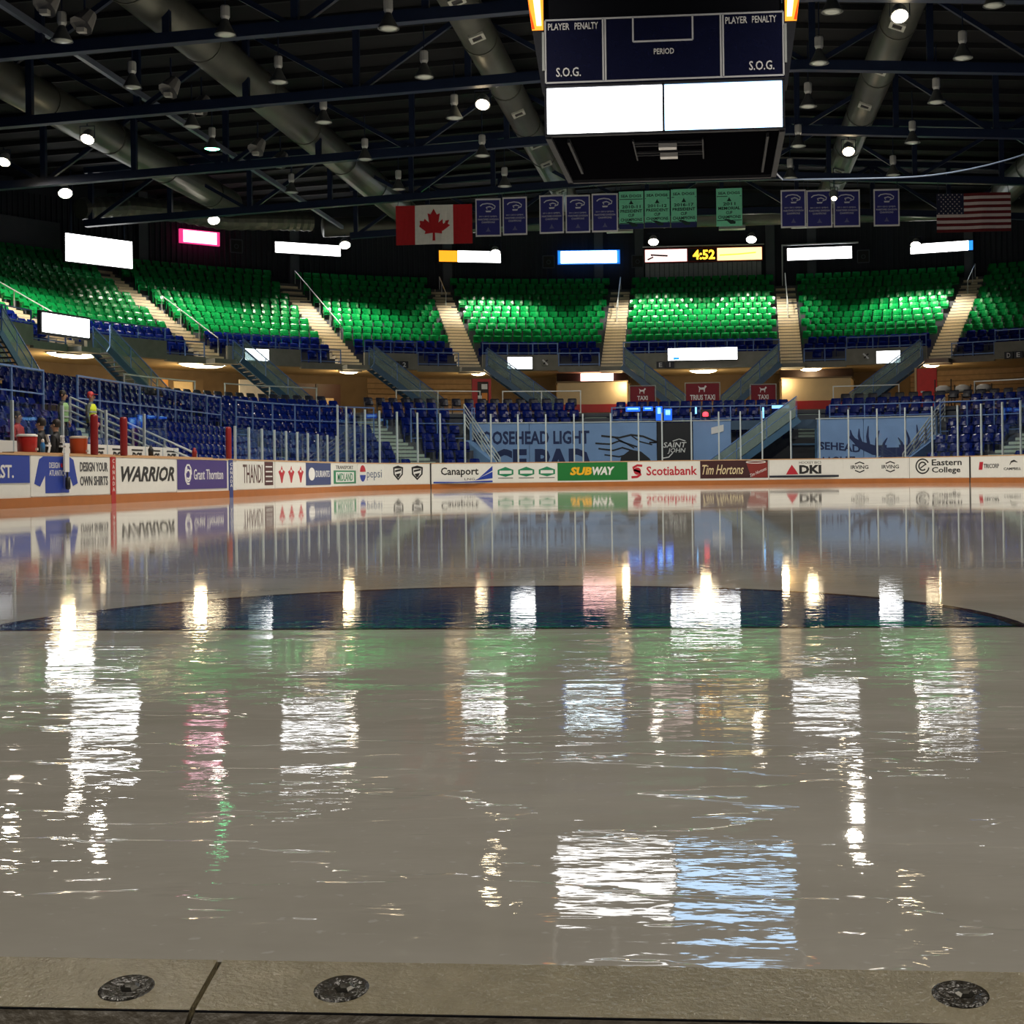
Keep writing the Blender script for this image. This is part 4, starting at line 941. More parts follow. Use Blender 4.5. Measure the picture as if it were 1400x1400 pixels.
guard('end_wall_railing', 4.62, ue(WR - .1), 5.08, 3.0, 3.66, 'blue-grey railing on the end wall above the antler mural', 'end wall railings', mids=1)
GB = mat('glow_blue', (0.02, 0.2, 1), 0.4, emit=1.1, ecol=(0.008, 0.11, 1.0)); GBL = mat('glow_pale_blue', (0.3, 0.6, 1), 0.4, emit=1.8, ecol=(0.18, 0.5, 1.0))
for (x0, x1, z0, z1), lab, two in (((-3.42, -2.70, 3.46, 3.72), 'small painted blue reflection on the end wall railing, leftmost', 1), ((-2.60, -2.10, 3.48, 3.72), 'small painted blue reflection on the railing, second from left', 1), ((-2.00, -1.65, 3.02, 3.72), 'tall painted blue reflection left of the doorway', 1), ((-1.62, -1.20, 3.02, 3.60), 'square painted blue reflection above the doorway', 1), ((3.0, 3.12, 3.05, 3.6), 'narrow painted blue glow on the middle railing', 0), ((3.45, 4.3, 3.5, 3.68), 'pale blue painted glow at the right end of the middle railing', 0), ((-.15, -.03, 3.3, 3.66), 'narrow painted blue glow right of the doorway', 0)):
    t = thing('blue_glow_patch', ((x0 + x1) / 2, 65.95, z0), lab, 'painted glow', 'painted blue reflections on the end wall')  # glowing boxes stand in for blue reflections in the rink glass
    MB().box(x0, x1, 65.93, 66.02, z0, z1).build('glow_backing', BLACK, t)
    sc = MB().box(x0 + .02, x1 - .02, 65.91, 65.93, z0 + .02, z1 - .02).build('glow_face', GB if two else GBL, t)
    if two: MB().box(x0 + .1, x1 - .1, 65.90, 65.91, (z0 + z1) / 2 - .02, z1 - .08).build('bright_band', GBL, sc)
t = thing('goal_lamp', (0.36, 65.9, 3.15), 'red goal lamp in a black housing above the end wall', 'lamp')
MB().box(0.12, 0.60, 65.88, 66.05, 3.15, 3.52).build('housing', BLACK, t)
MB().lathe([(0.0, 0.0), (.12, .01), (.14, .06), (.13, .17), (.07, .22), (0, .23)], (0.36, 65.80, 3.18), 12).build('red_dome', mat('glow_red', (1, .1, .1), .4, emit=2.5, ecol=(1, .05, .08)), t, smooth=True)

# ================================================================== CONCOURSE
LAMPC = mat('concourse_lamp_glow', (1, .9, .7), .4, emit=14, ecol=(1.0, .82, .52))
CLN = [(-5.772, 1.35, 'big oval lit ceiling lamp at the far left of the concourse'), (-5.452, 1.25, 'oval lit ceiling lamp below the leftmost stairs'), (-5.112, .55, 'oval lit ceiling lamp at the left corner'), (-4.817, .40, 'oval lit ceiling lamp above the red doorway'), (0.2, .75, 'oval lit ceiling lamp in the middle'), (4.562, .60, 'oval lit ceiling lamp above the right kiosk'), (4.828, .45, 'oval lit ceiling lamp above the red door')]
for u, r, lab in CLN:
    p = bp3(u, 15.6, 6.13); t = thing('ceiling_lamp', (p[0], p[1], 5.95), lab, 'lamp', 'concourse ceiling lamps', brz(u))
    c, s = cos(brz(u)), sin(brz(u))
    mb = MB(); mb.lathe([(0.0, -.16), (r * .5, -.145), (r * .85, -.09), (r, 0.0), (0, .02)], (0, 0, 0), 18); mb.v = [(p[0] + x * c - y * .5 * s, p[1] + x * s + y * .5 * c, p[2] + z) for x, y, z in mb.v]
    mb.build('lamp_bowl', LAMPC, t, smooth=True)
    mb = MB(); mb.lathe([(r * 1.05, -.02), (r * 1.07, .03), (0, .03)], (0, 0, 0), 18); mb.v = [(p[0] + x * c - y * .5 * s, p[1] + x * s + y * .5 * c, p[2] + z) for x, y, z in mb.v]; mb.build('lamp_rim', ALU, t)
    ld = bpy.data.lights.new('ceiling_light', 'POINT'); ld.energy = CONC * (2.2 if r > 1 else 1.0); ld.color = (1, .74, .40); ld.shadow_soft_size = .3
    lo = bpy.data.objects.new('ceiling_light', ld); COL.objects.link(lo); lo.parent = t; lo.location = (0, 0.4, -.25)
def kiosk(u0, u1, label, sign):
    c = bp3((u0 + u1) / 2, 15.1, 3.58); t = thing('concession_kiosk', c, label, 'kiosk', 'concourse kiosks')
    sweep(MB(), rect(15.1, 17.8, 3.58, 5.55), u0, u1).build('kiosk_body', CREAM, t)
    sweep(MB(), rect(15.02, 17.9, 5.55, 5.62), u_step(u0, -.05, 14), u_step(u1, .05, 14)).build('kiosk_ledge', TAN, t)
    sweep(MB(), rect(15.05, 15.1, 3.9, 4.35), u0, u1).build('red_band', RED, t)
    sweep(MB(), rect(16.6, 17.8, 5.62, 6.15), u0, u1).build('header', mat('header_dark', (.02, .008, .006), .5), t)
    ld = bpy.data.lights.new('kiosk_hotspot_fill', 'POINT'); ld.energy = CONC * 0.7; ld.color = (1, .80, .50); ld.shadow_soft_size = .2  # bare light without a fixture, added for a hot spot on the kiosk front
    um = (u0 + u1) / 2 if u0 > 0 else u0 + (u1 - u0) * .75
    p = bp3(u0 + (u1 - u0) * (.78 if u0 < 0 else .25), 14.65, 5.3); lo = bpy.data.objects.new('kiosk_hotspot_fill', ld); COL.objects.link(lo); lo.parent = t; lo.location = Vector(p) - Vector(c)
    return t
k = kiosk(-4.637, -3.95, 'cream kiosk with lit red sign left of the middle', True)
sw = sweep(MB(), rect(16.4, 16.6, 5.66, 6.12), -4.584, -4.512).build('lit_sign', mat('glow_pink', (1, .7, .7), .4, emit=5, ecol=(1, .62, .58)), k); sweep(MB(), rect(16.35, 16.59, 5.62, 5.66), -4.59, -4.505).build('sign_edge', mat('glow_dkred', (1, .05, .05), .4, emit=1.5, ecol=(1, .02, .04)), sw)
kiosk(4.42, 4.652, 'cream kiosk with dark header right of the middle', False)
def wall_item(name, u0, u1, z0, z1, o, m, label, cat, parts):
    t = thing(name, bp3((u0 + u1) / 2, o, z0), label, cat)
    sweep(MB(), rect(o, o + .12, z0, z1), u0, u1).build('door_leaf' if 'door' in name else 'panel', m, t)
    for nm, a, b, c, d, mm in parts: sweep(MB(), rect(o - .06, o + .01, z0 + (z1 - z0) * c, z0 + (z1 - z0) * d), u0 + (u1 - u0) * a, u0 + (u1 - u0) * b).build(nm, mm, t)
    return t
PW = mat('poster_white', (.75, .72, .68), .6); PO = mat('poster_orange', (.7, .25, .04), .6)
wall_item('red_doorway', -4.868, -4.818, 3.6, 5.5, 11.2, mat('door_dark', (.03, .02, .015), .6), 'red-framed doorway with posters below the fourth stairs', 'doorway', [('door_frame', 0, .28, 0, 1, RED), ('door_frame', .86, 1, 0, 1, RED), ('door_frame', .28, .86, .92, 1, RED), ('poster', .3, .5, 0, .55, PW), ('poster', .5, .8, .72, .86, PW), ('poster', .5, .8, .42, .62, PO), ('poster', .45, .62, .05, .3, mat('poster_yellow', (.7, .45, .05), .6))])
wall_item('red_door', 4.815, 4.862, 3.6, 5.75, 13.0, mat('door_red', (.80, .012, .008), .45), 'plain bright red door at the right of the concourse', 'door', [('door_handle', .2, .4, .42, .46, RAILS), ('door_jamb', -.1, 0.0, 0, 1.02, CREAM)])
OG = mat('orange_lit_panel', (.75, .36, .08), .6)
wall_item('ticket_window', -5.475, -5.36, 4.1, 5.7, 19.4, TAN, 'tan wall with bright window panels behind the left concourse seats', 'window', [('window_panel', .02, .36, .05, .95, OG), ('window_panel', .46, .80, .1, .9, mat('pale_lit_panel', (.85, .66, .38), .6))])
wall_item('menu_board', -5.332, -5.275, 4.2, 5.6, 17.0, PW, 'white board beside the left steel stair', 'board', [('board_edge', 0, 1, 0, .04, TAN)])
wall_item('service_doors', -5.19, -5.09, 3.6, 5.6, 18.5, mat('doors_brown', (.05, .015, .008), .5), 'dark brown double doors at the left corner of the concourse', 'door', [('door_window', .1, .35, .45, .62, CREAM), ('door_window', .6, .85, .45, .62, CREAM), ('door_gap', .48, .52, 0, 1, BLACK)])
# brick-like courses on the concourse wall by the red doorways
wc = bpy.data.objects['wall_concourse']; 
BRK = mat('course_tan', (.30, .20, .11), .75, var=.3, scale=4)
for a, b in ((-5.02, -4.80), (4.76, 5.0)):
    for i in range(8): sweep(MB(), rect(19.72, 19.8, 3.7 + i * .30, 3.95 + i * .30), a, b).build('block_course', BRK, wc)
# maroon banners on the concourse rail
DOG = [(0.05, .05), (.13, .05), (.2, .4), (.62, .4), (.68, .05), (.76, .05), (.8, .5), (.92, .7), (1.0, .72), (1.0, .82), (.9, .95), (.78, .92), (.7, .7), (.3, .66), (.12, .75), (0, .92), (.0, .8), (.1, .55)]
def dog_banner(x0, x1, z0, z1, label, words):
    t = thing('maroon_banner', ((x0 + x1) / 2, 70.9, 3.58), label, 'banner', 'maroon banners on the concourse rail')
    MB().box(x0, x1, 70.88, 70.92, z0, z1).build('banner_cloth', MAROON, t)
    mb = MB().tube([(x0 - .05, 70.95, 3.58), (x0 - .05, 70.95, z1 + .05), (x1 + .05, 70.95, z1 + .05), (x1 + .05, 70.95, 3.58)], .03, 6); mb.build('stand_frame', RAILS, t)
    fn = lambda x, z, d: (x, 70.88 - d, z); w_ = x1 - x0; h_ = z1 - z0; mb = MB(); cx = (x0 + x1) / 2
    s = .42 * h_; mb.plate([(cx - s * .55 + p * s * 1.1, z0 + h_ * .5 + q * s) for p, q in DOG], fn, 0, .01); mb.build('dog_emblem', PAPER, t)
    mb = MB(); put_text(mb, words, cx - w_ * (.38 if len(words) > 5 else .22), cx + w_ * (.38 if len(words) > 5 else .22), z0 + h_ * .08, z0 + h_ * .38, fn, 0, .01, bold=.03); mb.build('lettering', PAPER, t)
dog_banner(-0.64, 1.02, 4.15, 5.05, 'large maroon banner with white dog between the middle stairs', 'TRIUS TAXI'); dog_banner(-3.46, -2.24, 4.2, 4.95, 'small maroon banner with white dog left of the middle stairs', 'TAXI'); dog_banner(2.64, 3.84, 4.15, 4.92, 'small maroon banner with white dog right of the middle stairs', 'TAXI')
# concourse clutter beside the red door
for i, (u, o, z, s) in enumerate(((4.90, 11, 3.58, .5), (4.950, 11, 3.58, .62), (5.0, 11.2, 3.58, .55))):
    p = bp3(u, o, z); t = thing('supply_cart', p, ['white-topped trolley just right of the red door', 'middle trolley of pale sacks right of the red door', 'rightmost trolley of pale sacks by the red door'][i], 'trolley', 'trolleys by the red door', brz(u))
    c, sn = cos(brz(u)), sin(brz(u)); Wf = lambda x, y, zz: (p[0] + x * c - y * sn, p[1] + x * sn + y * c, z + zz)
    for x in (-.4, .4): MB().tube([Wf(x, 0, 0), Wf(x, 0, 1.15 + .3 * (i == 0))], .03, 6).build('upright', BLACK, t)
    for zz in (.25, .75): MB().hexa([Wf(-.42, -.25, zz), Wf(.42, -.25, zz), Wf(.42, .25, zz), Wf(-.42, .25, zz), Wf(-.42, -.25, zz + .04), Wf(.42, -.25, zz + .04), Wf(.42, .25, zz + .04), Wf(-.42, .25, zz + .04)]).build('shelf', BLACK, t)
    mb = MB().lathe([(0, 0), (.3, .0), (.38, .12), (.34, .26), (.16, .34), (0, .35)], Wf(0, 0, .8), 9); mb.build('sack', PW, t, smooth=True)

# ================================================================== LED SCREENS
def flat_frame(u0, u1, o):
    """local frame of a flat panel hung between two points of the bowl curve"""
    a = Vector(bowl(u0, o)); b = Vector(bowl(u1, o)); d = (b - a); L_ = d.length; d /= L_; n = Vector((d.y, -d.x))   # n points to the ice
    return a, d, n, L_
def led(name, u0, u1, z0, z1, o, faces, label, group, tilt=0.0, rim=.06, frame_m=None, extra=None, slant=0.0):
    a, d, n, L_ = flat_frame(u0, u1, o)
    t = thing(name, (a.x + d.x * L_ / 2, a.y + d.y * L_ / 2, z0), label, 'screen', group)
    fn = lambda x, z, q: (a.x + d.x * x + n.x * (q + tilt * (z - z0)), a.y + d.y * x + n.y * (q + tilt * (z - z0)), z + slant * x)
    MB().plate([(-rim, z0 - rim), (L_ + rim, z0 - rim), (L_ + rim, z1 + rim), (-rim, z1 + rim)], fn, -.18, 0.0).build('screen_case', frame_m or BLACK, t)
    for f0, f1, m_ in faces:
        MB().plate([(L_ * f0, z0), (L_ * f1, z0), (L_ * f1, z1), (L_ * f0, z1)], fn, 0.001, 0.03).build('screen_face', m_, t)
    return t, fn, L_
def em(n, c, s): return mat('screen_' + n, c, .4, emit=s, ecol=c)
E_PINK = em('pink', (1, .55, .68), 3); E_PINKR = em('pinkrim', (1, .05, .25), 1.0); E_OR = em('orange', (1, .40, .02), 1.3); E_BLUE = em('blue', (.03, .30, 1), 1.4); E_SKY = em('sky', (.75, .92, 1), 6); E_CREAM = em('cream', (1, .78, .36), 1.6); E_AMB = em('amber', (1, .50, .03), 3.0); E_RED = em('redglow', (1, .06, .02), .6); E_PKW = em('pinkwhite', (1, .74, .70), 1.5)
BW = 26.1
g = 'back wall screens'
t, fn, L_ = led('hanging_screen', -5.537, -5.417, 11.74, 13.15, 23.5, [(0, 1, SCRW)], 'large white lit screen hanging above the left green seats', g)
for q in (.1, .9): MB().plate([(L_ * q - .04, 13.2), (L_ * q + .04, 13.2), (L_ * q + .04, 16.6), (L_ * q - .04, 16.6)], fn, -.15, -.08).build('hanger_bar', TRUSS, t)
t, fn, L_ = led('back_wall_screen', -5.290, -5.225, 13.95, 14.62, BW, [(.06, .94, E_PINK)], 'small pink lit screen on the left back wall', g, frame_m=E_PINKR)
led('back_wall_screen', -5.127, -5.013, 13.80, 14.42, BW, [(0, 1, SCRW)], 'white lit screen second from left on the back wall', g)
led('back_wall_screen', -4.838, -4.728, 13.72, 14.40, BW, [(0, .3, E_OR), (.3, 1, SCRW)], 'orange and white lit screen on the back wall', g)
led('back_wall_screen', -4.624, -4.515, 13.68, 14.42, BW, [(0, .04, E_BLUE), (.04, .96, E_SKY), (.96, 1, E_BLUE)], 'sky blue lit screen on the back wall', g, frame_m=em('bluerim', (.02, .2, .8), .7))
t, fn, L_ = led('clock_screen', -3.40, 3.80, 13.66, 14.42, BW, [(.0, .36, E_PKW), (.62, 1, E_CREAM)], 'wide lit screen with an amber clock reading 4:52', g, frame_m=mat('case_red', (.25, .02, .015), .5))
MB().plate([(L_ * .37, 13.66), (L_ * .61, 13.66), (L_ * .61, 14.42), (L_ * .37, 14.42)], fn, .001, .02).build('clock_face', BLACK, t)
mb = MB(); put_text(mb, '4:52', L_ * .41, L_ * .60, 13.74, 14.34, fn, .02, .04, bold=.03); mb.build('clock_digits', E_AMB, t)
mb = MB(); stroke_plates(mb, [(.15, 13.8), (.5, 13.95), (.35, 14.1), (.9, 14.05), (1.4, 14.02)], .10, fn, .03, .036); mb.build('screen_mark', INK, t)
mb = MB(); stroke_plates(mb, [(L_ * .64, 13.98), (L_ * .80, 14.02), (L_ * .95, 14.1)], .08, fn, .03, .036); mb.build('amber_streak', E_AMB, t)
CURT = mat('curtain_grey', (.30, .31, .35), .8, var=.2)
for i in range(24): MB().plate([(L_ * i / 24, 12.6), (L_ * (i + .9) / 24, 12.6), (L_ * (i + .9) / 24, 13.56), (L_ * i / 24, 13.56)], fn, -.05 - .06 * (i % 2), -.02 - .06 * (i % 2)).build('pleated_skirt', CURT, t)
MB().plate([(-.15, 14.56), (L_ + .15, 14.56), (L_ + .15, 14.62), (-.15, 14.62)], fn, 0, .15).build('hood', RAILS, t)
t, fn, L_ = led('back_wall_screen', 4.525, 4.638, 13.56, 14.28, BW, [(0, 1, SCRW)], 'white lit screen right of the clock on the back wall', g)
MB().plate([(-.35, 14.45), (L_ + .4, 14.45), (L_ + .4, 14.52), (-.35, 14.52)], fn, 0, .2).build('hood', RAILS, t); MB().plate([(-.35, 12.0), (-.28, 12.0), (-.28, 14.5), (-.35, 14.5)], fn, 0, .1).build('side_pipe', RAILS, t)
led('back_wall_screen', 4.74, 4.846, 13.62, 14.18, BW, [(0, .93, SCRW), (.93, 1, E_BLUE)], 'tilted white lit screen with a blue end at right', g, slant=.0)
for u, z, lab in ((-4.652, 13.4, 'left of the sky blue screen'), (-4.22, 13.35, 'left of the clock screen'), (4.648, 13.25, 'right of the white screen past the clock'), (-5.205, 13.6, 'right of the pink screen')):
    a, d, n, _ = flat_frame(u, u_step(u, .7, BW), BW); t = thing('section_sign', (a.x + d.x * .35, a.y + d.y * .35, z), f'small black section sign with grey rim {lab}', 'sign', 'section signs on the back wall')
    fn = lambda x, zz, q: (a.x + d.x * x + n.x * q, a.y + d.y * x + n.y * q, z + zz)
    mb = MB(); stroke_plates(mb, [(0, 0), (.7, 0)], .06, fn, 0, .05); stroke_plates(mb, [(0, .75), (.7, .75)], .06, fn, 0, .05); stroke_plates(mb, [(0, 0), (0, .75)], .06, fn, 0, .05); stroke_plates(mb, [(.7, 0), (.7, .75)], .06, fn, 0, .05); mb.build('rim', WALLG, t)
    MB().plate([(0, 0), (.7, 0), (.7, .75), (0, .75)], fn, -.05, .02).build('sign_face', BLACK, t); mb = MB(); stroke_plates(mb, circle(.35, .36, .12, n=10) + [(.47, .36)], .04, fn, .02, .03); mb.build('sign_mark', WALLG, t)
g = 'balcony front screens'
FO = 14.55
led('balcony_screen', -5.907, -5.776, 6.80, 7.60, FO, [(0, 1, SCRW)], 'large tilted white screen on the left balcony front', g, rim=.10)
led('balcony_screen', -5.378, -5.321, 6.38, 6.95, FO, [(0, 1, SCRW)], 'small white screen on the balcony front beside the left stair', g, rim=.03)
led('balcony_screen', -4.754, -4.697, 6.28, 6.90, FO, [(0, 1, SCRW)], 'small white screen on the balcony front left of the middle', g, rim=.03)
t, fn, L_ = led('balcony_screen', -1.68, 2.03, 6.62, 7.26, FO, [(0, 1, SCRW)], 'long white screen in the middle of the balcony front', g, rim=.03)
MB().plate([(.28, 6.64), (.60, 6.64), (.60, 6.78), (.28, 6.78)], fn, .031, .036).build('blue_corner', E_BLUE, t)
led('balcony_screen', 4.713, 4.766, 6.22, 6.85, FO, [(0, 1, SCRW)], 'small white screen on the balcony front at the right', g, rim=.03)
def block_sign(u, z, chars, label):
    a, d, n, _ = flat_frame(u, u_step(u, .95, FO), FO); t = thing('block_sign', (a.x, a.y, z), label, 'sign', 'block signs on the balcony front')
    fn = lambda x, zz, q: (a.x + d.x * x + n.x * q, a.y + d.y * x + n.y * q, z + zz)
    for i, ch in enumerate(chars):
        p = MB().plate([(i * .5, 0), (i * .5 + .44, 0), (i * .5 + .44, .36), (i * .5, .36)], fn, -.1, .02).build('sign_tile', mat('tile_navy', (.006, .008, .02), .5), t)
        mb = MB(); put_text(mb, ch, i * .5 + (.13 if ch != '1' else .19), i * .5 + (.31 if ch != '1' else .25), .06, .30, fn, .02, .03, bold=.02); mb.build('sign_letter', PAPER, p)
block_sign(-2.31, 6.21, 'E1', 'black block sign with two white characters under the long middle screen')
block_sign(-5.029, 6.26, 'G2', 'black block sign on the balcony front at the left corner'); block_sign(5.0, 6.15, 'DE', 'black block sign on the balcony front at the right edge'); 
for u, lab in ((-4.675, 'left'), (4.68, 'right')):
    p = flat_frame(u, u_step(u, .5, FO), FO); a, d, n, _ = p; fn = lambda x, zz, q: (a.x + d.x * x + n.x * q, a.y + d.y * x + n.y * q, 6.5 + zz)
    t = thing('round_emblem', (a.x, a.y, 6.4), f'small round emblem on the balcony front, {lab} one', 'sign', 'round emblems'); MB().plate(circle(.2, .12, .2, n=14), fn, -.1, .02).build('disc', FASC, t)
    mb = MB(); stroke_plates(mb, [(.06, .26), (.34, -.02)], .09, fn, .02, .03); mb.build('bar_print', PAPER, t); mb = MB(); stroke_plates(mb, [(.1, .02), (.2, .1)], .08, fn, .03, .035); stroke_plates(mb, [(.22, .16), (.34, .24)], .07, fn, .03, .035); mb.build('dark_print', INK, t)

# ================================================================== SCOREBOARD
sb = thing('scoreboard', (-0.17, 30.6, 7.6), 'dark hanging scoreboard with two bright white screens', 'scoreboard')
X0, X1, Y0, Y1, ZB, ZT = -2.66, 2.33, 28.25, 32.9, 7.62, 12.4
CASE = mat('case_dark', (.005, .006, .010), .7, spec=.1); TRIM = mat('case_trim', (.030, .032, .040), .6, spec=.1)
MB().box(X0 + .05, X1 - .05, Y0 + .06, Y1 - .06, ZB + .06, ZT).build('case', CASE, sb)
fs = lambda x, z, d: (x, Y0 - d, z)
NAVB = mat('board_navy', (.006, .008, .035), .25, coat=.2)
pn = MB().plate([(-2.66, 8.70), (2.33, 8.70), (2.33, 10.08), (-2.66, 10.08)], fs, -.06, .03).build('score_panel', NAVB, sb)
mb = MB(); lw = .035
def ln(*pts): stroke_plates(mb, pts, lw, fs, .03, .04)
ln((-2.64, 8.74), (2.31, 8.74)); ln((-2.64, 10.05), (2.31, 10.05)); ln((-2.64, 8.74), (-2.64, 10.05)); ln((2.31, 8.74), (2.31, 10.05)); ln((-1.43, 8.74), (-1.43, 10.05)); ln((1.07, 8.74), (1.07, 10.05))
ln((-1.38, 8.76), (-1.38, 10.03)); ln((1.02, 8.76), (1.02, 10.03)); ln((-.80, 10.05), (-.80, 9.54)); ln((.44, 10.05), (.44, 9.54)); ln((-.80, 9.54), (.44, 9.54))
mb.build('white_lines', mat('line_white', (.62, .64, .68), .5, var=0), pn)
mb = MB()
for tx, a, b, c, d in (('PLAYER', -2.58, -2.13, 9.84, 9.98), ('PENALTY', -2.02, -1.53, 9.84, 9.98), ('PLAYER', 1.12, 1.57, 9.84, 9.98), ('PENALTY', 1.67, 2.17, 9.84, 9.98), ('S.O.G.', -2.42, -1.90, 8.86, 9.05), ('S.O.G.', 1.60, 2.12, 8.86, 9.05), ('PERIOD', -.37, .05, 9.26, 9.38)):
    mb = MB(); put_text(mb, tx, a, b, c, d, fs, .03, .042, bold=.01); mb.build('lettering', mat('lettering_white', (.80, .80, .80), .5, var=0), pn)
for a, b, ms in ((-2.62, -.21, mat('screen_video_white', (.9, .9, .9), .4, emit=4.5, ecol=(1, 1, 1))), (-.16, 2.27, mat('screen_video_blue', (.6, .8, 1), .4, emit=4.5, ecol=(.42, .68, 1.0)))):
    MB().plate([(a, 7.68), (b, 7.68), (b, 8.62), (a, 8.62)], fs, -.05, .035).build('video_screen', ms, sb)
mb = MB(); 
for z in (7.64, 8.66): stroke_plates(mb, [(X0, z), (X1, z)], .05, fs, -.05, .05)
for x in (X0 + .01, -.185, X1 - .03): stroke_plates(mb, [(x, 7.64), (x, 8.66)], .045, fs, -.05, .05)
mb.build('screen_frame', TRIM, sb)
# corner fins with flame displays
FLAME = em('flame', (1, .34, .03), 1.4); FLC = em('flame_core', (1, .80, .40), 3.0); FLR = em('flame_red', (1, .06, .005), 1.0)
for sg, xe in ((-1, X0), (1, X1)):
    q = lambda a, z: (xe + sg * a, z)
    fin = MB().plate([q(.0, 8.55), q(.06, 8.55), q(.27, 9.95), q(.40, 11.2), q(.0, 11.2)], fs, -.5, .0).build('corner_fin', TRIM, sb)
    f1 = MB().plate([q(.02, 9.86), q(.26, 9.86), q(.40, 11.0), q(.02, 11.0)], fs, .0, .02).build('flame_display', FLAME, fin)
    mb = MB(); mb.plate([q(.06, 9.95), q(.16, 9.95), q(.24, 10.6), q(.10, 10.95)], fs, .02, .026); mb.build('flame_core', FLC, fin)
    mb = MB(); mb.plate([q(.20, 9.88), q(.26, 9.88), q(.38, 10.9), q(.30, 10.3)], fs, .02, .024); mb.build('flame_edge', FLR, fin)
    MB().plate([q(.0, 9.0), q(.05, 9.0), q(.05, 9.8), q(.0, 9.8)], fs, .0, .05).build('fin_strip', RAILS, fin)
# underside: frame, ribs and two small lamps on a rack
mb = MB()
MB().box(X0 + .12, X1 - .12, Y0 + .1, Y1 - .1, ZB + .02, ZB + .06).build('underside', mat('underside_black', (.002, .002, .003), .9, spec=0), sb)
for a, b in (((X0 + .06, Y0, ZB), (X0 + .06, Y1, ZB)), ((X1 - .06, Y0, ZB), (X1 - .06, Y1, ZB)), ((X0, Y1 - .05, ZB), (X1, Y1 - .05, ZB)), ((X0 + .45, Y0 + .3, ZB - .02), (X0 + .45, Y1 - 1.2, ZB - .02)), ((X1 - .35, Y0 + .3, ZB - .02), (X1 - .35, Y1 - .8, ZB - .02))):
    MB().beam(a, b, .12 if a[0] in (X0 + .06, X1 - .06, X0) else .05, .10).build('bottom_frame', TRIM, sb)
for x in (-.85, .62): MB().beam((x, Y0 + .35, ZB - .05), (x, Y0 + 2.2, ZB - .05), .03, .05).build('rack_side', TRIM, sb)
for y in (Y0 + .6, Y0 + .85, Y0 + 1.5, Y0 + 1.75): MB().beam((-.85, y, ZB - .05), (.62, y, ZB - .05), .03, .04).build('rack_bar', TRIM, sb)
for y in (Y0 + .72, Y0 + 1.62): MB().box(-.32, .06, y - .12, y + .12, ZB - .16, ZB - .02).build('small_projector', mat('projector_grey', (.5, .5, .52), .4), sb)
for x in (X0 + .4, X1 - .4):
    for y in (Y0 + .4, Y1 - .4): MB().tube([(x, y, ZT), (x, y, 17.5)], .03, 6).build('suspension_cable', TRUSS, sb)
# sagging cable to the right of the scoreboard
pts = [(2.3, 33.0, 7.75)] + [(2.3 + 8.5 * i / 16, 40, 8.98 + .9 * max(0, (i - 7) / 9) ** 2 - .05 * sin(pi * i / 16)) for i in range(1, 17)] + [(14.0, 42, 12.5), (18, 44, 14.5)]
solo(MB().tube(pts, .022, 6), 'sagging_cable', mat('cable_blue', (.25, .33, .5), .3, .3), 'thin pale blue cable sagging from the scoreboard to the right', 'cable')

# ================================================================== FLAGS AND BANNERS
BY = 66.2
def wavef(y0, amp, ph=0): return lambda x, z, d: (x, y0 - d + amp * sin(2.6 * x + ph) + amp * .5 * sin(5.1 * x + z), z)
def grid(mb, x0, x1, z0, z1, fn, d0, d1, nx):
    for i in range(nx):
        a = x0 + (x1 - x0) * i / nx; b = x0 + (x1 - x0) * (i + 1) / nx
        mb.plate([(a, z0), (b, z0), (b, z1), (a, z1)], fn, d0, d1)
    return mb
SCL = (BY + 1.53) / (68.5 + 1.53)
def bxz(x, z): return (0.808 + (x - 0.808) * SCL, 0.531 + (z - 0.531) * SCL)
FRED = mat('flag_red', (.50, .012, .018), .75); FWH = mat('flag_white', (.85, .85, .80), .75); FNAV = mat('flag_navy', (.012, .016, .05), .75); FDR = mat('flag_stripe_red', (.13, .006, .010), .75); FSW = mat('flag_stripe_white', (.62, .55, .55), .75)
(x0, z1), (x1, z0) = bxz(-14.9, 14.0), bxz(-11.06, 12.05)
t = thing('red_white_flag', ((x0 + x1) / 2, BY, z0), 'red and white flag with a red maple leaf', 'flag'); fn = wavef(BY, .04)
w_ = x1 - x0
grid(MB(), x0, x0 + w_ * .25, z0, z1, fn, 0, .02, 4).build('red_bar', FRED, t); grid(MB(), x1 - w_ * .25, x1, z0, z1, fn, 0, .02, 4).build('red_bar', FRED, t); grid(MB(), x0 + w_ * .25, x1 - w_ * .25, z0, z1, fn, 0, .02, 6).build('white_field', FWH, t)
half = [(0, 1.0), (.10, .80), (.20, .84), (.15, .52), (.30, .66), (.34, .58), (.50, .61), (.45, .48), (.53, .43), (.28, .23), (.31, .14), (.035, .17), (.045, -.10)]
leaf = half + [(-x, y) for x, y in half[::-1] if x > 0]
cx = (x0 + x1) / 2; h_ = z1 - z0
mb = MB(); hl = [(cx + x * h_ * .78, z0 + h_ * (.16 + y * .74)) for x, y in half]; hr = [(2 * cx - a, b) for a, b in hl]
for H_ in (hl, hr): mb.plate(H_ + [(cx, z0 + h_ * .09)], fn, .02, .035)
mb.build('maple_leaf', FRED, t)
def rope(t, xs, z1, y=BY):
    for x in xs: MB().tube([(x, y, z1 - .02), (x, y + .2, zc(x) - .1)], .012, 5).build('rope', TRUSS, t)
rope(t, (x0 + .1, x1 - .1), z1)
(x0, z1), (x1, z0) = bxz(11.58, 13.85), bxz(15.1, 11.98); w_ = x1 - x0; h_ = z1 - z0
t = thing('star_stripe_flag', ((x0 + x1) / 2, BY, z0), 'flag with red and white stripes and white stars on navy', 'flag'); fn = wavef(BY, .04, 1)
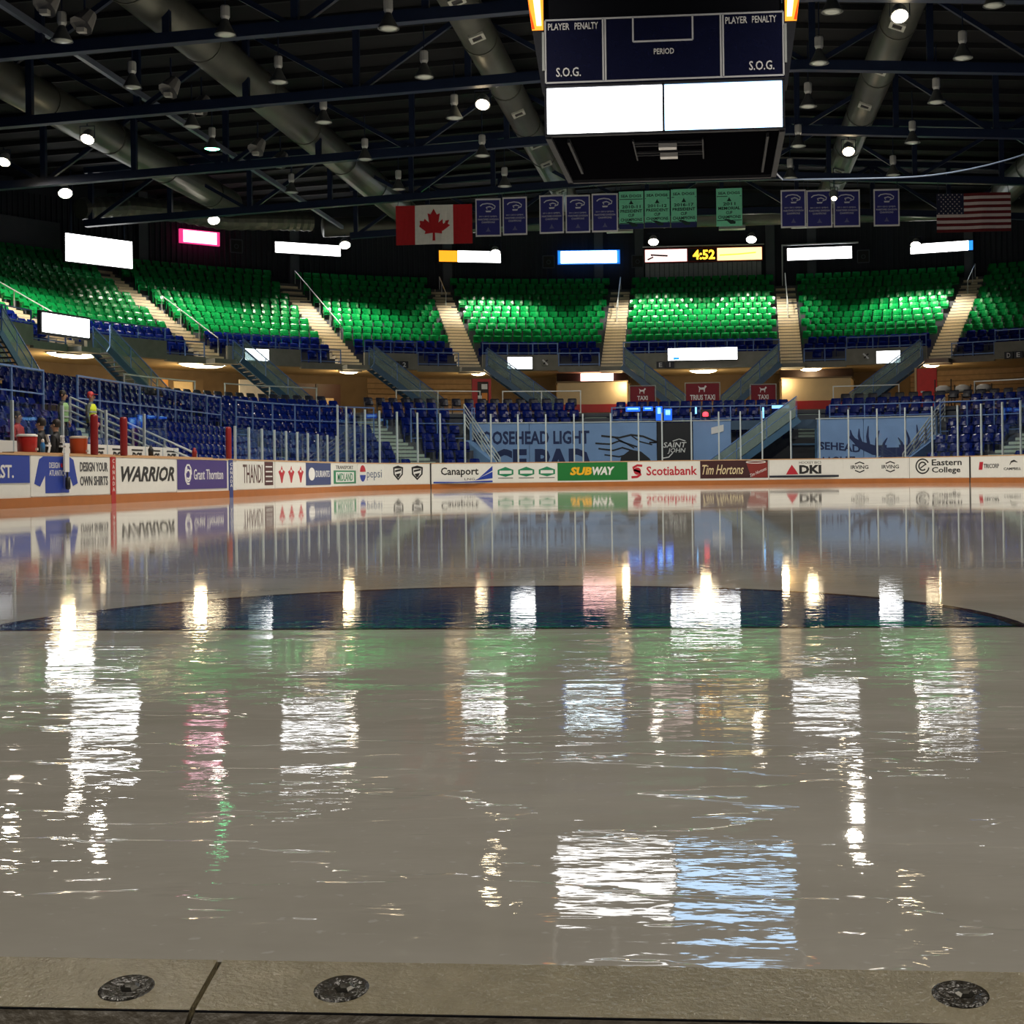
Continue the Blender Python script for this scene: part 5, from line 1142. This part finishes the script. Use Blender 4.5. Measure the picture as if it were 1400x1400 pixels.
for i in range(13):
    za = z0 + h_ * i / 13; xa = x0 if i < 6 else x0 + w_ * .37
    grid(MB(), xa, x1, za, za + h_ / 13, fn, 0, .02, 10).build('stripe', FDR if i % 2 == 0 else FSW, t)
ct = grid(MB(), x0, x0 + w_ * .37, z0 + h_ * 6 / 13, z1, fn, 0, .02, 5).build('canton', FNAV, t)
mb = MB()
for r in range(9):
    for c in range(6 if r % 2 == 0 else 5):
        sx = x0 + w_ * .37 * ((c + .5 + (.5 if r % 2 else 0)) / 6); sz = z0 + h_ * 6 / 13 + h_ * 7 / 13 * (r + .5) / 9
        mb.plate([(sx + .042 * (1 if k % 2 == 0 else .45) * sin(k * pi / 5), sz + .042 * (1 if k % 2 == 0 else .45) * cos(k * pi / 5)) for k in range(10)], fn, .02, .026)
st_ = mb.build('stars', FSW, ct); st_['kind'] = 'stuff'
rope(t, (x0 + .1, x1 - .1), z1)
BBL = mat('banner_blue', (.025, .03, .22), .7); BRM = mat('banner_rim', (.72, .74, .78), .7); BLT = mat('banner_print', (.65, .68, .78), .7); GRN = mat('banner_green', (.22, .78, .52), .7); GRB = mat('banner_green_base', (.012, .022, .12), .7); DKG = mat('banner_green_ink', (.006, .035, .028), .7)
SWIRL = [(-.5, .2), (-.35, .42), (-.05, .5), (.25, .42), (.45, .15), (.42, -.1), (.2, -.25), (.3, -.02), (.1, .12), (-.12, .02), (-.05, -.2)]
def blue_banner(x0, x1, z0, z1, label, i):
    (x0, z1), (x1, z0) = bxz(x0, z1), bxz(x1, z0); t = thing('blue_banner', ((x0 + x1) / 2, BY, z0), label, 'banner', 'blue championship banners'); fn = wavef(BY, .02, i)
    grid(MB(), x0, x1, z0, z1, fn, 0, .015, 10).build('banner_rim', BRM, t); grid(MB(), x0 + .06, x1 - .06, z0 + .08, z1 - .08, fn, .015, .022, 10).build('banner_cloth', BBL, t)
    cx = (x0 + x1) / 2; w_ = x1 - x0; h_ = z1 - z0; mb = MB(); stroke_plates(mb, [(cx + a * w_ * .62, z0 + h_ * .76 + b * h_ * .22) for a, b in SWIRL], .05, fn, .022, .03); mb.plate([(cx - .1, z0 + h_ * .64), (cx + .12, z0 + h_ * .64), (cx + .16, z0 + h_ * .68), (cx - .12, z0 + h_ * .68)], fn, .022, .03); mb.build('swirl_emblem', BLT, t)
    mb = MB()
    for r, (tx, hw) in enumerate((('2011-2012 QMJHL', .36), ('MARITIMES DIVISION', .40), ('CHAMPIONS', .26))): put_text(mb, tx, cx - w_ * hw, cx + w_ * hw, z0 + h_ * (.50 - r * .075), z0 + h_ * (.548 - r * .075), fn, .022, .03)
    mb.build('lettering', BLT, t); mb = MB(); mb.plate([(cx - .12, z0 + h_ * .13), (cx + .12, z0 + h_ * .13), (cx + .05, z0 + h_ * .18), (cx, z0 + h_ * .25), (cx - .05, z0 + h_ * .18)], fn, .022, .03); mb.build('crown_print', mat('banner_dim_print', (.12, .13, .28), .7), t)
    rope(t, (x0 + .08, x1 - .08), z1)
PLB = ['right beside the maple leaf flag', 'second right of the maple leaf flag', 'first of the three left of the green banners', 'middle of the three left of the green banners', 'touching the left green banner', 'first of the three right of the green banners', 'middle of the three right of the green banners', 'behind the tiny lit lamp', 'standing alone near the striped flag']
for i, (a, b, c, d) in enumerate(((-10.89, -9.63, 12.36, 14.24), (-9.54, -8.32, 12.4, 14.28), (-7.71, -6.5, 12.43, 14.33), (-6.41, -5.2, 12.43, 14.3), (-5.11, -3.83, 12.43, 14.33), (4.12, 5.33, 12.4, 14.25), (5.36, 6.6, 12.37, 14.21), (6.66, 7.93, 12.37, 14.18), (8.58, 9.82, 12.36, 14.16))):
    blue_banner(a, b, c, d, f'navy banner with white rim {PLB[i]}', i)
def green_banner(x0, x1, z0, z1, rows, label, base, i):
    (x0, z1), (x1, z0) = bxz(x0, z1), bxz(x1, z0); t = thing('green_banner', ((x0 + x1) / 2, BY, z0), label, 'banner', 'green championship banners'); fn = wavef(BY, .02, i + 3)
    w_ = x1 - x0; h_ = z1 - z0; cx = (x0 + x1) / 2
    grid(MB(), x0, x1, z0 + (h_ * .14 if base else 0), z1, fn, 0, .015, 10).build('banner_cloth', GRN, t)
    if base: grid(MB(), x0, x1, z0, z0 + h_ * .14, fn, 0, .015, 10).build('navy_base', GRB, t)
    mb = MB(); put_text(mb, 'SEA DOGS', cx - w_ * .42, cx + w_ * .42, z0 + h_ * .84, z0 + h_ * .91, fn, .015, .026, bold=.02)
    for r, (tx, hw) in enumerate(rows): put_text(mb, tx, cx - w_ * hw, cx + w_ * hw, z0 + h_ * (.55 - r * .115), z0 + h_ * (.63 - r * .115), fn, .015, .026, bold=.02)
    stroke_plates(mb, [(x0 + .03, z0 + h_ * .79), (x1 - .03, z0 + h_ * .79)], .03, fn, .015, .02); stroke_plates(mb, [(x0 + .03, z0 + h_ * .155), (x1 - .03, z0 + h_ * .155)], .03, fn, .015, .02)
    mb.build('lettering', DKG, t)
    mb = MB(); mb.plate([(cx - .11, z0 + h_ * .66), (cx + .11, z0 + h_ * .66), (cx + .04, z0 + h_ * .72), (cx, z0 + h_ * .77), (cx - .04, z0 + h_ * .72)], fn, .015, .022); mb.build('cup_print', DKG, t); mb = MB(); mb.plate([(cx - .3, z0 + h_ * .2), (cx - .05, z0 + h_ * .19), (cx + .3, z0 + h_ * .12), (cx + .28, z0 + h_ * .06), (cx + .05, z0 + h_ * .06), (cx - .1, z0 + h_ * .14)], fn, .016, .024); mb.build('dog_emblem', DKG, t)
    rope(t, (x0 + .08, x1 - .08), z1)
green_banner(-3.77, -2.57, 12.55, 14.4, (('2010-11', .38), ('PRESIDENT', .44), ('CUP', .12), ('CHAMPIONS', .44)), 'pale green banner, leftmost of the three side by side', True, 0)
green_banner(-2.51, -1.28, 12.58, 14.4, (('2011-12', .38), ('PRESIDENT', .44), ('CUP', .12), ('CHAMPIONS', .44)), 'pale green banner, middle of the three side by side', True, 1)
green_banner(-1.22, 0.04, 12.56, 14.44, (('2016-17', .38), ('PRESIDENT', .44), ('CUP', .12), ('CHAMPIONS', .44)), 'brighter green banner, rightmost of the three side by side', True, 2)
green_banner(0.99, 2.25, 12.56, 14.41, (('2011', .24), ('MEMORIAL', .42), ('CUP', .12), ('CHAMPIONS', .44)), 'pale green banner hanging alone under the scoreboard', False, 3)

# ================================================================== PLAYERS BENCH
bench = thing('players_bench', (-14.0, 33, 0), 'players bench enclosure with white back panels behind the left boards', 'bench')
MB().box(-14.42, -13.14, 26.0, 37.4, 0.0, 0.12).build('bench_floor', DARKCON, bench)
MB().box(-13.95, -13.60, 26.0, 37.0, 0.50, 0.56).build('bench_seat', CAPM, bench)
MB().box(-13.42, -13.17, 26.0, 37.3, 1.10, 1.13).build('bench_ledge', CAPM, bench)
y = 26.0; i = 0
while y < 37.4:
    p = MB().box(-14.44, -14.40, y + .03, y + 1.17, 0.12, 1.42).build('back_panel', WHITE, bench)
    if y > 30.3:
        fn = lambda a, b, d: (-14.40 + d, y + .03 + a, b)
        mb = MB(); put_text(mb, 'DCS', .28, .92, 1.06, 1.26, fn, 0, .006, shear=.15, bold=.05); mb.plate([(.26, 1.30), (.98, 1.30), (.98, 1.34), (.26, 1.34)], fn, 0, .006); mb.plate([(.26, 0.98), (.94, .98), (.94, 1.01), (.26, 1.01)], fn, 0, .006); mb.build('lettering', INK, p)
    MB().box(-14.46, -14.40, y - .03, y + .03, 0.12, 2.3 if i % 2 == 0 else 1.42).build('panel_post', POSTM, bench)
    y += 1.2; i += 1
for k in range(5): MB().box(-14.435, -14.425, 26.1 + k * 2.4, 28.35 + k * 2.4 if k < 4 else 37.2, 1.44, 2.28).build('back_glass_pane', GLASS, bench)
def cooler(x, y, z, m, label, h=.34, r=.16, lid=None):
    t = thing('drink_cooler', (x, y, z), label, 'cooler', 'coolers on the bench')
    MB().lathe([(0, 0), (r * .9, 0), (r * .95, .02), (r, h * .85), (r * .97, h * .88), (0, h * .88)], (x, y, z), 14).build('tank', m, t, smooth=True)
    MB().lathe([(r * 1.04, h * .86), (r * 1.04, h * .95), (r * .8, h), (0, h)], (x, y, z), 14).build('lid', lid or PW, t, smooth=True)
    MB().box(x + r * .9, x + r * .9 + .05, y - .02, y + .02, z + .04, z + .09).build('tap', PW, t)
cooler(-13.40, 27.0, 1.13, mat('cooler_red', (.45, .02, .015), .4), 'red drink cooler on the bench ledge at the left edge', .38, .2); cooler(-13.40, 29.4, 1.13, mat('cooler_orange', (.50, .07, .015), .4), 'orange drink cooler on the bench ledge', .40, .19, mat('lid_white', (.6, .5, .4), .4))
t = thing('water_bottle', (-13.27, 27.42, 1.13), 'blue water bottle beside the red cooler', 'bottle'); MB().lathe([(0, 0), (.05, 0), (.05, .16), (.035, .2), (.03, .22), (0, .22)], (-13.27, 27.42, 1.13), 10).build('bottle_body', mat('bottle_blue', (.03, .2, .5), .35), t, smooth=True); MB().lathe([(.032, .22), (.032, .26), (.012, .29), (0, .29)], (-13.27, 27.42, 1.13), 10).build('bottle_cap', PW, t)
t = thing('board_microphone', (-12.95, 27.75, .5), 'black and white stick hanging over the blue advert panel', 'stick')
MB().box(-12.94, -12.90, 27.66, 27.86, .72, 1.12).build('white_sleeve', PAPER, t); MB().lathe([(0, 0), (.05, .02), (.055, .08), (.05, .26), (0, .28)], (-12.91, 27.8, .34), 10).build('dark_grip', INK, t, smooth=True); MB().tube([(-12.92, 27.8, .6), (-12.92, 27.8, .74)], .02, 6).build('stem', INK, t)
for i, (y, lab) in enumerate(((33.2, 'small dark bottle on the ledge left of the right padded post'), (36.2, 'dark red cup on the ledge near the fence'))):
    solo(MB().lathe([(0, 0), (.06, 0), (.07, .16), (.04, .2), (.035, .25), (0, .26)], (-13.28, y, 1.13), 10), 'ledge_bottle', DKRED if i else INK, lab, 'bottle', smooth=True)

# ================================================================== PEOPLE
def skin_body(name, joints, edges, mats, pick, parent, subdiv=2):
    me = bpy.data.meshes.new(name); me.from_pydata([j[0] for j in joints], edges, []); ob = bpy.data.objects.new(name, me); COL.objects.link(ob)
    md = ob.modifiers.new('Skin', 'SKIN'); md.use_smooth_shade = True
    for i, j in enumerate(joints): sv = me.skin_vertices[0].data[i]; sv.radius = (j[1], j[2] if len(j) > 2 else j[1]); sv.use_root = (i == 0)
    sd = ob.modifiers.new('Sub', 'SUBSURF'); sd.levels = subdiv; sd.render_levels = subdiv
    dg = bpy.context.evaluated_depsgraph_get(); nm = bpy.data.meshes.new_from_object(ob.evaluated_get(dg)); bpy.data.objects.remove(ob)
    nm.name = name; nm.materials.clear()
    for m_ in mats: nm.materials.append(m_)
    for p in nm.polygons: p.material_index = pick(p.center); p.use_smooth = True
    o = bpy.data.objects.new(name, nm); COL.objects.link(o); o.parent = parent; PM[o.name] = PM[parent.name]; return o
SKIN = mat('skin', (.48, .27, .18), .55); HAIR = mat('hair_dark', (.02, .014, .010), .6); TROU = mat('trousers_dark', (.012, .013, .02), .7)
def person(loc, rz, label, top, trousers=TROU, cap=None, seated=False, arms='down', vest=None, h=1.75):
    t = thing('person', loc, label, 'person', None, rz); s = h / 1.75
    if not seated: hip = 0.95; legs = [((.0, 0, hip), .13), ((.09, 0, .90), .095), ((.10, .02, .50), .065), ((.10, -.01, .10), .045), ((.11, .12, .04), .04), ((-.09, 0, .90), .095), ((-.10, .02, .50), .065), ((-.10, -.01, .10), .045), ((-.11, .12, .04), .04)]
    else: hip = .48; legs = [((.0, 0, hip), .13), ((.10, .05, .48), .095), ((.12, .42, .50), .07), ((.12, .42, .10), .045), ((.13, .54, .04), .04), ((-.10, .05, .48), .095), ((-.12, .42, .50), .07), ((-.12, .42, .10), .045), ((-.13, .54, .04), .04)]
    J = list(legs); E_ = [(0, 1), (1, 2), (2, 3), (3, 4), (0, 5), (5, 6), (6, 7), (7, 8)]; b = hip
    J += [((0, -.01, b + .22), .14, .11), ((0, 0, b + .42), .16, .115), ((0, -.005, b + .53), .07), ((0, .01, b + .60), .055), ((0, .02, b + .68), .085, .095), ((0, .02, b + .79), .078, .09)]   # 9..14
    E_ += [(0, 9), (9, 10), (10, 11), (11, 12), (12, 13), (13, 14)]
    for sg in (1, -1):
        n = len(J)
        if arms == 'down': pts = [((sg * .19, 0, b + .46), .068), ((sg * .25, -.02, b + .20), .05), ((sg * .26, .06, b - .04), .036), ((sg * .26, .09, b - .12), .034)]
        else: pts = [((sg * .19, 0, b + .46), .068), ((sg * .25, .02, b + .22), .05), ((sg * .14, .24, b + .18), .036), ((sg * .08, .29, b + .19), .034)]
        J += pts; E_ += [(10, n), (n, n + 1), (n + 1, n + 2), (n + 2, n + 3)]
        hx, hy, hz = pts[3][0]; k = n + 3
        for f in range(4):   # four fingers and a thumb
            q = len(J); off = (f - 1.5) * .018; dn = arms == 'down'
            J += [((hx + (0 if dn else off), hy + (off if dn else .03), hz - (.05 if dn else 0)), .010), ((hx - (sg * .01 if dn else -off * .2), hy + (off if dn else .075), hz - (.10 - abs(f - 1.3) * .008 if dn else .015)), .008)]; E_ += [(k, q), (q, q + 1)]
        q = len(J); J += [((hx - sg * .025, hy + .035, hz - .02), .011), ((hx - sg * .03, hy + .055, hz - .05), .009)]; E_ += [(k, q), (q, q + 1)]
    J = [tuple([tuple(c * s for c in j[0])] + [r * s for r in j[1:]]) for j in J]
    def pick(c):
        z = c.z / s
        if z > b + .585: return 0
        if abs(c.x) > .1 * s and (z < b - .03 if arms == 'down' else (c.y > .2 * s and z > b)): return 0 if abs(c.x) > .17 * s or arms != 'down' else 2
        return 1 if z > b - .03 else 2
    body = skin_body('body', J, E_, [SKIN, top, trousers], pick, t)
    PM_ = PM[t.name].inverted()
    hz = (b + .735) * s
    def loc_mb(mb): mb.v = [tuple(PM_ @ Vector(p)) for p in mb.v]; return mb
    loc_mb(MB().lathe([(0, .135), (.05, .128), (.085, .09), (.094, .04), (.092, -.02), (.08, -.05)], (0, -.012 * s, hz), 12)).build('cap' if cap else 'hair', cap or HAIR, t, smooth=True)
    if cap: loc_mb(MB().hexa([(-.07, .08, hz + .05), (.07, .08, hz + .05), (.05, .19, hz + .035), (-.05, .19, hz + .035), (-.07, .08, hz + .065), (.07, .08, hz + .065), (.05, .19, hz + .045), (-.05, .19, hz + .045)])).build('cap_peak', cap, t)
    for sg in (1, -1):
        loc_mb(MB().lathe([(0, .012), (.010, .006), (.012, 0), (.010, -.006), (0, -.012)], (sg * .034, .105 * s, hz + .0), 6)).build('eye', INK, body)
        loc_mb(MB().lathe([(0, .03), (.014, .015), (.016, 0), (.010, -.025), (0, -.03)], (sg * .098, .01, hz - .01), 6)).build('ear', SKIN, body)
    loc_mb(MB().hexa([(-.016, .10, hz - .05), (.016, .10, hz - .05), (.010, .13, hz - .045), (-.010, .13, hz - .045), (-.008, .10, hz + .0), (.008, .10, hz + .0), (.005, .112, hz), (-.005, .112, hz)])).build('nose', SKIN, body)
    loc_mb(MB().box(-.026, .026, .095, .112, hz - .085, hz - .075)).build('mouth', mat('lips', (.3, .1, .08), .5), body)
    if vest:
        mb = MB(); n = 16
        prof = [(b - .06, .185, .135), (b + .12, .185, .14), (b + .30, .205, .15), (b + .42, .215, .145), (b + .50, .13, .11)]
        base = len(mb.v)
        for z, rx, ry in prof:
            for k in range(n): a = 2 * pi * k / n; mb.v.append((rx * s * cos(a), ry * s * sin(a), z * s))
        for i in range(len(prof) - 1):
            for k in range(n): q = i * n; mb.f.append((q + k, q + (k + 1) % n, q + n + (k + 1) % n, q + n + k))
        v_ = loc_mb(mb).build('safety_vest', vest, t, smooth=True)
        for z in (b + .06, b + .24): 
            mb = MB()
            for zz in (z, z + .05):
                for k in range(n): a = 2 * pi * k / n; mb.v.append((.215 * s * cos(a), .157 * s * sin(a), zz * s))
            for k in range(n): mb.f.append((k, (k + 1) % n, n + (k + 1) % n, n + k))
            loc_mb(mb).build('reflective_band', mat('band_silver', (.5, .52, .45), .4), v_)
    return t
JERSEY = mat('jersey_black', (.010, .010, .012), .7); VEST = mat('vest_yellow', (.70, .80, .03), .6); VEST2 = mat('vest_pale_green', (.28, .48, .20), .6); REDJ = mat('jacket_red', (.40, .015, .02), .7)
for y, num, lab, x in ((28.35, '7', 'person in a black shirt with white print standing left on the bench', -13.75), (29.15, '32', 'person in a black shirt with white digits standing right on the bench', -13.80)):
    t = person((x, y, .12), pi / 2 + .1, lab, JERSEY, h=1.72)
    M_ = PM[t.name].inverted(); fn = lambda a, b, d: tuple(M_ @ Vector((-a, -.165 - d, b)))
    M2 = PM[t.name].inverted()
    fn2 = lambda a, b, d, M2=M2: tuple(M2 @ Vector((-a, -.150 - d, b)))
    MB().plate([(-.14, 1.16), (.14, 1.16), (.14, 1.20), (-.14, 1.20)], fn2, -.04, .012).build('shirt_stripe', PAPER, t)
    mb = MB(); put_text(mb, num, -.08, .08, 1.26, 1.42, fn2, -.04, .012); mb.build('shirt_number', PAPER, t)
person((-16.5, 36.95, zl(2)), -1.5, 'person in a yellow safety vest and red cap on the stand steps', mat('sleeve_grey', (.12, .14, .12), .7), cap=mat('cap_red', (.6, .06, .06), .6), vest=VEST, h=1.64)
person((-16.5, 35.25, zl(2)), -1.5, 'person in a pale green safety vest behind the bench glass', mat('sleeve_dark', (.04, .05, .05), .7), vest=VEST2, h=1.58)
person((-15.9, 31.55, zl(1)), -pi / 2, 'person in a red jacket seated behind the bench', REDJ, seated=True, arms='fwd', h=1.72)
